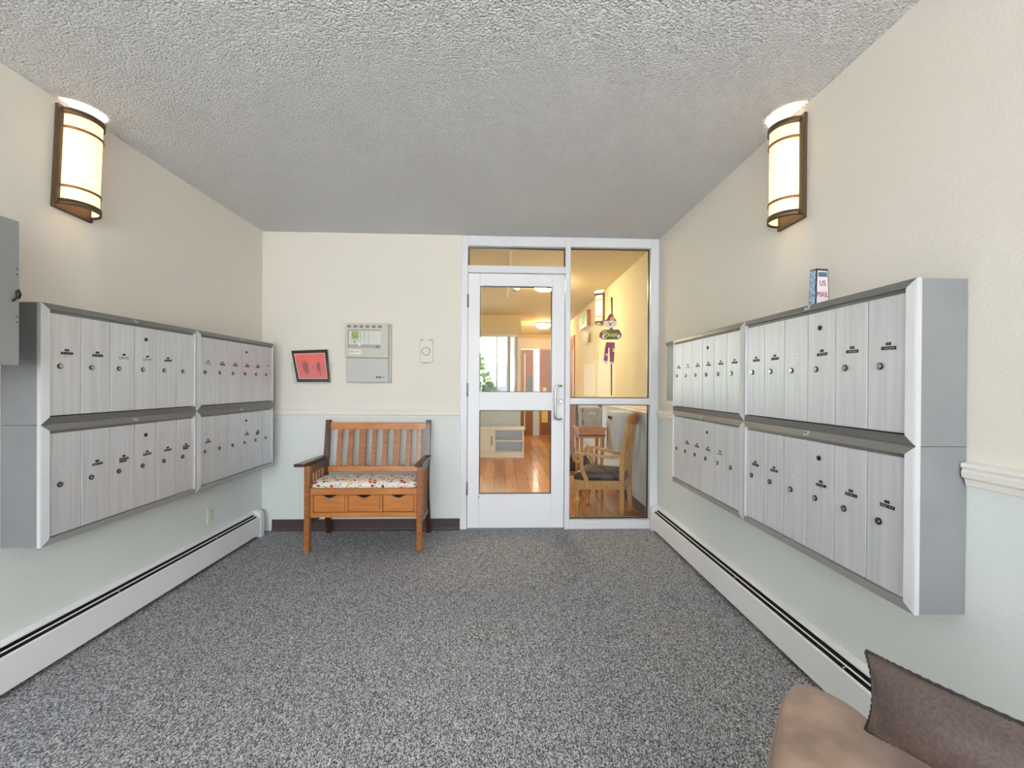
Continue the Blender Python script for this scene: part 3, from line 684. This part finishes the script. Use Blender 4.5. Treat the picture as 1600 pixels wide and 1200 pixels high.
# gentle arcs between the measured points
pts = []
for i in range(len(out)):
    p0, p1, p2, p3 = [Vector(out[(i + j - 1) % len(out)]) for j in range(4)]
    for s in (0, .25, .5, .75):
        pts.append(.5*((2*p1) + (p2 - p0)*s + (2*p0 - 5*p1 + 4*p2 - p3)*s*s + (3*p1 - p0 - 3*p2 + p3)*s**3))
oc = sum(pts, Vector((0, 0)))/len(pts)*K
OT = .45
t = thing('ottoman', 'brown suede ottoman with piped edge and scuffed top', 'ottoman', (oc.x, oc.y, 0))
def ring(ins, zz):
    r = []
    for p in pts:
        d = p*K - oc; l = d.length; d = d*((l - ins)/l); r.append((d.x, d.y, zz))
    return r
MB().rings([ring(.030, .10), ring(.018, .12), ring(.014, .29), ring(.024, .30)]).build('base', 'suede', t)
MB().rings([ring(.020, .300), ring(.004, .312), ring(0, .34), ring(0, OT - .034), ring(.003, OT - .018), ring(.012, OT - .005), ring(.028, OT), ring(.07, OT + .004), ring(.14, OT + .008), ring(.22, OT + .010)]).build('seat_pad', 'suede', t)
MB().tube([Vector(p) for p in ring(-.001, OT - .030)] + [Vector(ring(-.001, OT - .030)[0])], .004, 6).build('piping', 'suede', t)
for a, b in ((.62, .88), (.40, .50), (.80, .50), (.80, .88)):
    MB().lathe([(.016, 0), (.022, .02), (.026, .103)], (a*K - oc.x, b*K - oc.y, 0), 12).build('foot', 'oak_dark', t)
# pillow
T1 = Vector((.806, .925, .625)); a_ = Vector((.36, -.93, .07)).normalized(); b_ = Vector((.02, .25, .95)); b_ = (b_ - a_*a_.dot(b_)).normalized(); n_ = a_.cross(b_)
PW, PH, PT = .43, .160, .068
ctr = T1 + a_*PW/2 - b_*PH/2
NU, NV = 28, 16
vs = []; fs = []
def pp(u, v, sgn):
    k = ((1 - abs(u)**2.6)*(1 - abs(v)**2.6))
    px = u*(1 - .07*(1 - v*v)); py = v*(1 - .10*(1 - u*u))
    return a_*(px*PW/2) + b_*(py*PH/2) + n_*(sgn*PT*max(k, 0)**.55)
for sgn in (1, -1):
    o = len(vs)
    for i in range(NU + 1):
        for j in range(NV + 1):
            vs.append(pp(math.sin(PI/2*(-1 + 2*i/NU)), math.sin(PI/2*(-1 + 2*j/NV)), sgn))
    for i in range(NU):
        for j in range(NV): fs.append((o + i*(NV + 1) + j, o + (i + 1)*(NV + 1) + j, o + (i + 1)*(NV + 1) + j + 1, o + i*(NV + 1) + j + 1))
base = Vector((ctr.x, ctr.y, OT))
t = thing('pillow', 'dark brown leather pillow with stitched edge standing on the ottoman', 'pillow', base)
MB().add([p + ctr - base for p in vs], fs, 0, True).build('pillow_body', 'leather', t)
loop = [pp(math.sin(PI/2*(-1 + 2*i/24)), 1, 0) for i in range(25)] + [pp(1, math.sin(PI/2*(1 - 2*i/12)), 0) for i in range(1, 13)] + [pp(math.sin(PI/2*(1 - 2*i/24)), -1, 0) for i in range(1, 25)] + [pp(-1, math.sin(PI/2*(-1 + 2*i/12)), 0) for i in range(1, 13)]
fine = []
for i in range(len(loop) - 1):
    for k in range(3): fine.append(loop[i].lerp(loop[i + 1], k/3))
rs = [.0035 if i % 2 else .0052 for i in range(len(fine))]
MB().tube([p + ctr - base for p in fine], rs, 6).build('whip_stitch', 'leather_edge', t)

# ================================================================== the lobby beyond the glass
YH0, YW, YE = D + .13, 7.62, 10.42
HX0 = -3.2
fl = struct('floor_lobby', MB().box(HX0, XR + TH, D + .11, YE + .1, -.06, -.012), 'dark_slot', 'brown wood plank floor of the lobby beyond the door', 'floor')
PWD = .14; PL = 1.22
pm_ = MB().box(.001, PWD - .001, .001, PL - .001, -.012, 0).mesh('floor_plank', 'plank', .0012, 1)
pcut = {}
r_i = 0; x = XR - PWD
while x > -1.9:
    y = D + .111 - random.Random(r_i).uniform(0, .9)
    while y < YE:
        a, b = max(y, D + .111), min(y + PL, YE)
        if b - a > .05:
            if b - a > PL - .01: me = pm_
            else:
                me = MB().box(.001, PWD - .001, .001, b - a - .001, -.012, 0).mesh('floor_plank', 'plank', .0012, 1)
            obj('floor_plank', me, fl, (x, a, 0))
        y += PL
    x -= PWD; r_i += 1
struct('ceiling_lobby', MB().box(HX0, XR + TH, D + .13, YE + .1, 2.42, 2.5), 'hall_paint', 'cream lobby ceiling beyond the glass door', 'ceiling')
struct('wall_lobby_right', MB().box(XR, XR + TH, D + .02, YE + .1, 0, 2.42), 'hall_paint', 'yellow cream lobby wall with blue lower half', 'wall')
struct('wall_lobby_left', MB().box(HX0 - TH, HX0, D + .13, YW + .1, 0, 2.42), 'hall_paint', 'far side lobby wall in yellow cream', 'wall')
struct('wall_lobby_front', MB().box(HX0, XL - TH, D, D + .13, 0, 2.42), 'hall_paint', 'lobby side of the vestibule wall', 'wall')
struct('trim_5', MB().prism([(XR - d, z_) for d, z_ in prof], D + .12, 7.5, 1), 'rail_cream', 'cream chair rail along the lobby wall above the armchair', 'chair rail')
struct('baseboard_lobby', MB().box(XR - .010, XR, D + .12, YE, 0, .10), 'maroon_vinyl', 'dark baseboard on the lobby wall behind the armchair', 'baseboard')
# window wall: blue dado, glazing, soffit
WX1 = .36
ww = MB().box(HX0, WX1, YW, YW + .12, 0, .93).box(HX0, WX1, YW, YW + .12, 2.08, 2.42).box(HX0, -2.9, YW, YW + .12, .93, 2.08).box(WX1 - .06, WX1, YW, YW + .12, .93, 2.08)
struct('wall_lobby_window', ww, 'hall_paint', 'lobby window wall with soffit and blue dado', 'wall')
struct('wall_lobby_return', MB().box(WX1 - .12, WX1, YW + .12, YE, 0, 2.42), 'hall_paint', 'short lobby wall leading to the wooden doors', 'wall')
wn = thing('window_4', 'lobby window with white mullions looking onto a pale building', 'window', (-1.2, YW, .93), 0, None, 'structure')
def xw(u): return aY(u, 570, YW + .05).x
ms = [xw(776), xw(795)]
mem = [(-2.9, -2.86), (-1.9, -1.86), (-1.0, -.96), (ms[0] - .012, ms[0] + .012), (ms[1] - .03, ms[1] + .03), (WX1 - .10, WX1 - .06)]
for a, b in mem: MB().box(a + 1.2, b + 1.2, .03, .09, 0, 1.15).build('mullion', 'cabinet_grey', wn)
for (a, b), (c0, d0) in zip(mem[:-1], mem[1:]): MB().box(b + 1.2, c0 + 1.2, .055, .061, 0, 1.15).build('pane', 'glass', wn)
MB().box(-1.7, WX1 + 1.14, .0, .09, 1.11, 1.15).build('window_head', 'frame_white', wn)
# end wall with wooden doors and a narrow window
def xe(u): return aY(u, 600, YE).x
E0, E1, E2, E3 = xe(809), xe(833), xe(843), xe(862)
ew = MB().box(WX1, XR, YE, YE + .1, 2.06, 2.42).box(WX1, E0, YE, YE + .1, 0, 2.06).box(E3, XR, YE, YE + .1, 0, 2.06).box(E1 + .002, E2 - .002, YE, YE + .1, 0, .85)
struct('wall_lobby_end', ew, 'hall_paint', 'lobby end wall around the wooden doors', 'wall')
d2 = thing('door_2', 'tan wooden door with brass lever at the lobby end', 'door', ((E2 + E3)/2, YE, 0), 0, None, 'structure')
wd = (E3 - E2)/2
MB().box(-wd, wd, .02, .06, -.011, 2.05).build('door_leaf', 'door_wood', d2)
MB().box(-wd, -wd + .03, -.01, .02, 0, 2.055).build('casing', 'oak_h', d2); MB().box(wd - .03, wd, -.01, .02, 0, 2.055).build('casing', 'oak_h', d2); MB().box(-wd + .03, wd - .03, -.01, .02, 2.02, 2.055).build('casing', 'oak_h', d2)
MB().box(-.06, .02, .016, .02, .94, 1.14).cyl((-.03, .02, 1.04), (-.03, -.03, 1.04), .02, 10).build('lever', 'flower_yellow', d2)
MB().box(-.09, .06, .016, .0195, .30, .75).build('notice_sheet', 'flower_yellow', d2)
w5 = thing('window_5', 'tall narrow window between the wooden doors', 'window', ((E1 + E2)/2, YE, .85), 0, None, 'structure')
hw = (E2 - E1)/2
MB().box(-hw, -hw + .02, .01, .07, 0, 1.21).build('frame_side', 'frame_white', w5); MB().box(hw - .02, hw, .01, .07, 0, 1.21).build('frame_side', 'frame_white', w5)
MB().box(-hw + .02, hw - .02, .04, .046, 0, 1.21).build('pane', 'glass', w5)
d3 = thing('door_3', 'brown wooden panel door with a pale centre strip', 'door', ((E0 + E1)/2, YE, 0), 0, None, 'structure')
wd = (E1 - E0)/2
MB().box(-wd, wd, .02, .06, -.011, 2.05).build('door_leaf', 'door_wood', d3)
MB().box(-.03, .0, .008, .02, .12, 1.95).build('centre_strip', 'exit_white', d3)
MB().box(-wd, -wd + .05, 0, .02, 0, 2.05).build('casing', 'oak_h', d3)
MB().box(.03, .16, .005, .02, 1.02, 1.38).build('small_picture', 'tin_teal', d3)
# side door on the lobby wall
d4 = thing('door_4', 'brown wooden door on the lobby wall past the exit sign', 'door', (XR, 8.25, 0), 0, None, 'structure')
MB().box(-.012, -.001, -.42, .42, .005, 2.03).build('door_leaf', 'door_wood', d4)
MB().box(-.022, -.001, -.50, -.42, 0, 2.10).build('casing', 'oak_h', d4); MB().box(-.022, -.001, .42, .50, 0, 2.10).build('casing', 'oak_h', d4); MB().box(-.022, -.001, -.42, .42, 2.03, 2.10).build('casing', 'oak_h', d4)

# lobby ceiling things
for (u_, v_), lb in (((849, 510), 'round glowing ceiling dome light near the wooden doors'), ((851, 449), 'round glowing ceiling dome light nearer the glass door')):
    p = aZ(u_, v_, 2.36)
    t = thing('ceiling_light', lb, 'ceiling light', (p.x, p.y, 2.42), 0, 'lobby dome lights')
    MB().lathe([(.17, -.025), (.175, -.012), (.17, 0)], (0, 0, 0), 24).build('rim', 'exit_white', t)
    MB().lathe([(.03, -.105), (.08, -.096), (.12, -.075), (.145, -.048), (.155, -.025)], (0, 0, 0), 24).build('glass_dome', 'dome_glass', t)
p = aZ(805, 452, 2.38)
t = thing('smoke_detector', 'small round white smoke detector on the lobby ceiling', 'smoke detector', (p.x, p.y, 2.42))
MB().lathe([(.040, -.055), (.048, -.050), (.062, -.030), (.066, -.001)], (0, 0, 0), 20).build('detector_body', 'exit_white', t)
MB().lathe([(.015, -.064), (.03, -.055)], (0, 0, 0), 12).build('sensor_cap', 'vent_dark', t)
sx_ = aZ(798, 400, 2.42).x
struct('trim_6', MB().box(sx_ - .012, sx_ + .012, D + .3, 6.0, 2.405, 2.4195), 'exit_white', 'thin cover strip along the lobby ceiling', 'strip')
sconce('lit half-round bronze sconce on the yellow lobby wall behind the scarecrow', XR, 5.62, 1.99, 2.40, 1, 8)
t = thing('exit_sign', 'white exit sign with green lettering flat on the lobby wall', 'exit sign', (XR, 6.72, 2.09))
MB().box(-.055, -.001, -.29, .29, 0, .23).build('sign_box', 'exit_white', t)
MB().box(-.058, -.001, -.296, -.290, -.004, .234).build('end_plate', 'oak_h', t)
obj('lettering', text_mesh('EXIT', .21, 'exit_green', .002), t, (-.057, 0, .115), (PI/2, 0, -PI/2))
t = thing('wall_uplight', 'pale oval wall uplight below the exit sign', 'wall lamp', (XR, 6.45, 1.80))
MB().lathe([(.015, 0), (.035, .05), (.052, .11), (.056, .17), (.044, .21)], (-.062, 0, 0), 16).build('oval_shade', 'exit_white', t)
MB().box(-.02, -.001, -.03, .03, .04, .16).build('bracket', 'oak_h', t)

# low white cabinet under the lobby window
t = thing('low_cabinet', 'low white cabinet with a door and open shelves under the lobby window', 'cabinet', (-.6, 7.37, 0))
cxa, cxb = -.9, .395 + .6
yy0, yy1 = -.17, .17
xd = aY(772, 690, 7.2).x + .6
MB().box(cxa, cxb, yy0 - .02, yy1, 0, .09).build('plinth', 'white_lacquer', t)
MB().box(cxa, cxb + .02, yy0 - .01, yy1, .455, .485).build('top', 'white_lacquer', t)
for a in (cxa, xd, cxb - .02): MB().box(a, a + .02, yy0, yy1, .09, .455).build('side_panel', 'white_lacquer', t)
MB().box(cxa + .02, cxb - .02, yy1 - .012, yy1, .09, .455).build('back_panel', 'white_lacquer', t)
MB().box(xd + .02, cxb - .02, yy0 + .01, yy1 - .012, .262, .28).build('shelf', 'white_lacquer', t)
dd = MB().box(cxa + .022, xd - .002, yy0 - .018, yy0 - .001, .094, .45).build('cabinet_door', 'white_lacquer', t)
MB().box(xd - .045, xd - .033, yy0 - .032, yy0 - .018, .20, .36).build('handle', 'black_plastic', dd)

# ------------------------------------------------------------------ armchair behind the sidelight
NF, FF, NR, FR = aZ(902, 808, 0), aZ(918, 788, 0), aZ(973, 809, 0), aZ(987, 797, 0)
FR = Vector((1.262, 4.16, 0))
ac = (NF + FF + NR + FR)/4
t = thing('armchair', 'carved oak armchair with dark leather seat behind the sidelight glass', 'chair', (ac.x, ac.y, 0))
nf, ff, nr, fr_ = [Vector((p.x - ac.x, p.y - ac.y, 0)) for p in (NF, FF, NR, FR)]
for p in (nf, ff):
    MB().lathe([(.016, 0), (.023, .012), (.021, .030), (.013, .045), (.020, .09), (.034, .150), (.036, .180), (.015, .203), (.032, .220), (.018, .240), (.027, .255)], (p.x, p.y, 0), 14).box(p.x - .026, p.x + .026, p.y - .026, p.y + .026, .25, .345).build('front_leg', 'chair_oak', t)
bk = (nr + fr_ - nf - ff).normalized()
def sweep(path, w_, th_, side):
    """flat bar along a path; side = direction of its width"""
    rg = []
    for i, p in enumerate(path):
        tt = (path[min(i + 1, len(path) - 1)] - path[max(i - 1, 0)]).normalized(); nn = tt.cross(side).normalized()
        ww_ = w_[i] if isinstance(w_, (list, tuple)) else w_
        rg.append([p + side*ww_/2 + nn*th_/2, p - side*ww_/2 + nn*th_/2, p - side*ww_/2 - nn*th_/2, p + side*ww_/2 - nn*th_/2])
    return MB().rings(rg, smooth=False)
lat = (fr_ - nr).normalized()
tops = []
for p in (nr, fr_):
    path = [p + bk*d_ + Vector((0, 0, z_)) for d_, z_ in ((.0, 0), (-.01, .2), (-.012, .40), (.0, .6), (.028, .78), (.05, .90))]
    sweep(path, .034, .040, lat).build('rear_post', 'chair_oak', t, .003, 1); tops.append(path[-1])
# crest rail
mid = [tops[0].lerp(tops[1], s) for s in (-.12, .1, .3, .5, .7, .9, 1.12)]
rg = []
for i, p in enumerate(mid):
    hh = (.045, .075, .09, .10, .09, .075, .045)[i]; bow = bk*(.02*(1 - ((i - 3)/3)**2))
    rg.append([p + bow + bk*.014 + Vector((0, 0, hh*.55)), p + bow - bk*.014 + Vector((0, 0, hh*.55)), p + bow - bk*.014 - Vector((0, 0, hh*.6)), p + bow + bk*.014 - Vector((0, 0, hh*.6))])
MB().rings(rg, smooth=False).build('crest_rail', 'oak_h', t, .006, 2)
for s in (.28, .5, .72):
    b0 = nr.lerp(fr_, s) + bk*(-.01) + Vector((0, 0, .40)); b1 = tops[0].lerp(tops[1], s) + bk*.015 - Vector((0, 0, .03))
    sweep([b0, b0.lerp(b1, .5) - bk*.004, b1], .026, .012, lat).build('back_splat', 'chair_oak', t)
for a, b in ((nf, nr), (ff, fr_), (nf, ff), (nr, fr_)):
    dv = (b - a).normalized(); sd = Vector((-dv.y, dv.x, 0))
    mb = MB().rings([[a + sd*s + Vector((0, 0, z_)) for s, z_ in ((.011, .255), (-.011, .255), (-.011, .335), (.011, .335))], [b + sd*s + Vector((0, 0, z_)) for s, z_ in ((.011, .255), (-.011, .255), (-.011, .335), (.011, .335))]], smooth=False)
    mb.build('seat_rail', 'chair_oak', t)
sc4 = (nf + ff + nr + fr_)/4
cor = [nf - bk*.03, nr - bk*.02, fr_ - bk*.02, ff - bk*.03]
rg = []
for zz, k in ((.336, .98), (.35, 1.03), (.385, 1.02), (.41, .92), (.422, .7), (.426, .4)):
    r = []
    for i in range(4):
        a, b = cor[i], cor[(i + 1) % 4]
        for s in (0.04, .25, .5, .75, .96): r.append(sc4 + (a.lerp(b, s) - sc4)*k + Vector((0, 0, zz)))
    rg.append(r)
MB().rings(rg).build('leather_seat', 'chair_leather', t)
for f_, r_ in ((nf, nr), (ff, fr_)):
    fwd = (f_ - r_).normalized()
    q0 = r_ + Vector((0, 0, .555)); q1 = f_ - fwd*.02 + Vector((0, 0, .575))
    path = [q0, q0.lerp(q1, .3) + Vector((0, 0, -.014)), q0.lerp(q1, .6) + Vector((0, 0, -.006)), q0.lerp(q1, .85) + Vector((0, 0, .008)), q1]
    arm = sweep(path, [.030, .038, .044, .044, .040], .024, Vector((-fwd.y, fwd.x, 0))).build('arm', 'chair_oak', t, .004, 1)
    sp = []
    for i in range(30):
        a = i/29*2.1*2*PI; rr = .048 - .036*i/29
        sp.append(q1 + fwd*(.012 + rr*math.sin(a)) + Vector((0, 0, -.034 + rr*math.cos(a))))
    MB().tube(sp, [.015 - .005*i/29 for i in range(30)], 6).build('scroll', 'chair_oak', arm)
    pth = [f_ - fwd*.085 + Vector((0, 0, .27)), f_ - fwd*.075 + Vector((0, 0, .35)), f_ - fwd*.035 + Vector((0, 0, .45)), f_ - fwd*.03 + Vector((0, 0, .545))]
    sweep(pth, [.05, .044, .036, .034], .034, fwd).build('arm_post', 'chair_oak', t, .004, 1)

# side table, carton, wooden rack, wall box and stool by the lobby wall
ty = 4.60
tx0, tx1 = aY(905, 671, ty).x, 1.12
t = thing('side_table', 'small oak side table with carved apron behind the armchair', 'table', ((tx0 + tx1)/2, ty + .16, 0)); hx = (tx1 - tx0)/2
MB().box(-hx - .015, hx + .015, -.175, .175, .725, .75).build('tabletop', 'oak_h', t, .005, 2)
MB().box(-hx, hx, -.155, .155, .64, .725).build('apron', 'oak_h', t); MB().box(-hx - .004, hx + .004, -.160, .160, .66, .675).build('apron_bead', 'oak_dark', t)
for sx2 in (-1, 1):
    for sy2 in (-1, 1):
        MB().tube([(sx2*(hx - .025), sy2*.13, .64), (sx2*(hx - .03), sy2*.13, .3), (sx2*(hx - .02), sy2*.13, 0)], [.024, .018, .014], 8).build('leg', 'chair_oak', t)
b0, b1 = aY(909, 639, ty).x, aY(941, 639, ty).x
t = thing('carton', 'greyish cardboard carton on the side table', 'carton', ((b0 + b1)/2, ty + .10, .7505)); hb = (b1 - b0)/2
MB().box(-hb, hb, -.085, .085, 0, .215).build('carton_body', 'cardboard', t, .003, 1)
for a, b, z0_, z1_ in ((-hb + .008, -hb + .028, .03, .085), (-hb + .008, -hb + .02, .17, .20)): MB().box(a, b, -.0862, -.085, z0_, z1_).build('printed_patch', 'tag_print', t)
for a, z0_ in ((-.04, .14), (-.01, .15), (.02, .142)): MB().box(a, a + .018, -.0862, -.085, z0_, z0_ + .016).build('label_scrap', 'tag_white', t)
t = thing('wooden_rack', 'small wooden rack standing behind the carton', 'rack', ((b0 + b1)/2 + .01, ty + .25, .7505))
for s in (-1, 1): MB().box(s*(hb + .025) - .012, s*(hb + .025) + .012, -.05, .05, 0, .23).build('side', 'oak_dark', t)
MB().box(-hb - .012, hb + .012, -.045, .045, .004, .03).build('rack_floor', 'oak_h', t); MB().box(-hb - .012, hb + .012, .03, .045, .05, .15).build('rack_back', 'oak_h', t)
t = thing('letter_box', 'light grey metal letter box on the lobby wall with a black handle', 'letter box', (XR, 4.53, .48))
MB().box(-.163, -.001, -.19, .19, 0, .45).build('box_body', 'box_grey', t, .003, 1)
MB().box(-.172, -.1635, -.175, .175, .02, .43).build('front_door', 'box_grey', t, .002, 1)
MB().box(-.19, -.172, -.07, .05, .375, .40).build('handle', 'black_plastic', t)
sp_ = aY(906, 725, 4.85)
t = thing('footstool', 'dark leather footstool with oak rim under the side table', 'stool', (sp_.x - .06, 5.1, 0))
MB().box(-.17, .17, -.15, .15, .22, .40).build('leather_top', 'chair_leather', t, .03, 3)
MB().box(-.18, .18, -.16, .16, .17, .22).build('rim', 'chair_oak', t)
for a in (-.14, .14):
    for b in (-.12, .12): MB().cyl((a, b, 0), (a, b, .17), .02, 10).build('leg', 'chair_oak', t)

# ------------------------------------------------------------------ hanging scarecrow on the sidelight
SYY = D + .026
def sp(u_, v_): return aY(u_, v_, SYY)
def cx2(a, b): return 920 + a/8.575, 450 + b/8.571        # crop pixels -> photo pixels
o0 = sp(*cx2(300, 1010))
t = thing('scarecrow_hanging', 'wooden scarecrow ornament with red hat and purple trousers hanging on the glass', 'ornament', (o0.x, SYY, o0.z))
def cut(nm, m, pts_, y0=-.006, y1=.004, par=None):
    P = [sp(*cx2(a, b)) for a, b in pts_]
    return MB().prism([(p.x - o0.x, p.z - o0.z) for p in P], y0, y1, 1).build(nm, m, par or t)
def disc(a, b, r, k=14, sy_=1): return [(a + r*math.cos(2*PI*i/k), b + sy_*r*math.sin(2*PI*i/k)) for i in range(k)]
cut('hanger', 'flower_brown', [(296, 125), (316, 125), (318, 350), (304, 350)])
cut('hat', 'red_cloth', [(205, 445), (250, 410), (262, 375), (285, 345), (318, 350), (335, 395), (370, 440), (300, 436)])
cut('hat_flower', 'flower_yellow', disc(310, 415, 24), -.009, -.006); cut('hat_flower_eye', 'flower_brown', disc(310, 415, 10), -.011, -.009)
f_ = cut('face', 'face_cream', [(200, 446), (290, 440), (372, 446), (376, 490), (345, 528), (290, 536), (225, 520), (200, 490)], -.005, .003)
cut('nose', 'tin_teal', disc(284, 488, 13, 10, 1.3), -.008, -.005, f_)
for a in (262, 312): cut('eye', 'ink', disc(a, 468, 6, 8), -.008, -.005, f_)
cut('neck', 'red_cloth', [(285, 530), (318, 530), (322, 575), (280, 575)], -.003, .003)
cut('shirt', 'red_cloth', [(150, 600), (190, 560), (400, 556), (440, 620), (430, 665), (390, 690), (190, 690), (140, 650)], -.004, .003)
sg = cut('sign_board', 'sign_green', [(180, 575), (390, 565), (395, 690), (185, 692)], -.008, -.004)
cut('glove', 'tag_white', disc(196, 652, 22, 12, 1.3), -.012, -.008); cut('glove', 'tag_white', disc(396, 650, 18, 12, 1.5), -.012, -.008)
for a, b in ((205, 596), (240, 628), (212, 652)):
    fl_ = cut('sunflower', 'flower_yellow', disc(a, b, 27), -.011, -.008); cut('flower_eye', 'flower_brown', disc(a, b, 12), -.013, -.011, fl_)
rnd = random.Random(5); lp = MB()
for k in range(6):
    a = 272 + k*18
    P0, P1 = sp(*cx2(a, 660 - rnd.uniform(0, 10))), sp(*cx2(a + 9, 610 + rnd.uniform(-8, 8)))
    lp.box(P0.x - o0.x, P1.x - o0.x, -.0095, -.008, P0.z - o0.z, P1.z - o0.z)
lp.build('painted_lettering', 'flower_yellow', sg)
cut('trousers', 'purple_cloth', [(235, 725), (345, 730), (345, 800), (335, 990), (283, 990), (278, 800), (262, 800), (248, 980), (200, 972), (218, 800)])
cut('patch', 'face_cream', [(228, 875), (250, 880), (246, 915), (224, 910)], -.008, -.006); cut('patch', 'flower_yellow', [(318, 810), (340, 812), (340, 858), (318, 856)], -.008, -.006)
cut('shoe', 'tag_white', [(198, 975), (250, 985), (246, 1014), (200, 1010)]); cut('shoe', 'tag_white', [(280, 992), (336, 992), (334, 1020), (280, 1018)])
cut('dark_line', 'black_plastic', [(294, 1020), (312, 1020), (312, 1440), (298, 1440)], -.002, .001)  # thin black line running down below the shoes

# ------------------------------------------------------------------ outdoors
struct('ground_outside', MB().box(-30, 30, YE + .2, 40, -.2, -.1).box(-30, 30, -25, YF - .15, -.2, -.1), 'ground', 'pale paving outside the windows', 'ground')
t = thing('apartment_building', 'pale apartment building with rows of windows beyond the lobby windows', 'building', (-1, 19, -.1))
MB().box(-9, 9, 0, 6, 0, 11).build('wall', 'facade', t)
for i in range(11):
    for k in range(4):
        x0 = -8.2 + i*1.5; z0 = .9 + k*2.7
        f = MB().box(x0, x0 + .9, -.05, .02, z0, z0 + 1.4).build('window', 'frame_white', t)
        MB().box(x0 + .06, x0 + .84, -.06, -.05, z0 + .06, z0 + 1.34).build('window_pane', 'window_dark', f)
for i, (hx_, hy_, rr) in enumerate(((-2.15, 10.2, .72), (-.72, 10.1, .55), (-3.9, 10.4, .8), (-.22, 8.9, .26))):
    lb = ['round green shrub outside the lobby window, middle of the row', 'small round green shrub outside the lobby window by the mullion', 'largest round green shrub outside the lobby window', 'smallest low green shrub outside the lobby window'][i]
    t = thing('shrub', lb, 'shrub', (hx_, hy_, -.1), 0, 'shrubs outside the lobby window')
    rnd = random.Random(i); mb = MB()
    hgt = {0: 1.7, 1: 2.0, 2: 1.9, 3: 1.22}[i]
    for k in range(500):
        a = rnd.uniform(0, 2*PI); zz = rnd.uniform(.02, 1); r0 = rr*math.sqrt(max(0, 1 - (zz*1.0 - .45)**2/.32))*rnd.uniform(.75, 1.0)
        c0 = Vector((r0*math.cos(a), r0*math.sin(a), .1 + zz*hgt)); d1 = Vector((rnd.uniform(-1, 1), rnd.uniform(-1, 1), rnd.uniform(-1, 1))).normalized()*.09; d2_ = d1.orthogonal().normalized()*.05
        mb.add([c0 - d1, c0 + d2_, c0 + d1, c0 - d2_], [(0, 1, 2, 3)])
    mb.build('foliage', 'foliage', t)['kind'] = 'stuff'
    MB().tube([(0, 0, 0), (0, 0, hgt*.8)], [.05, .02], 6).build('stem', 'oak_dark', t)
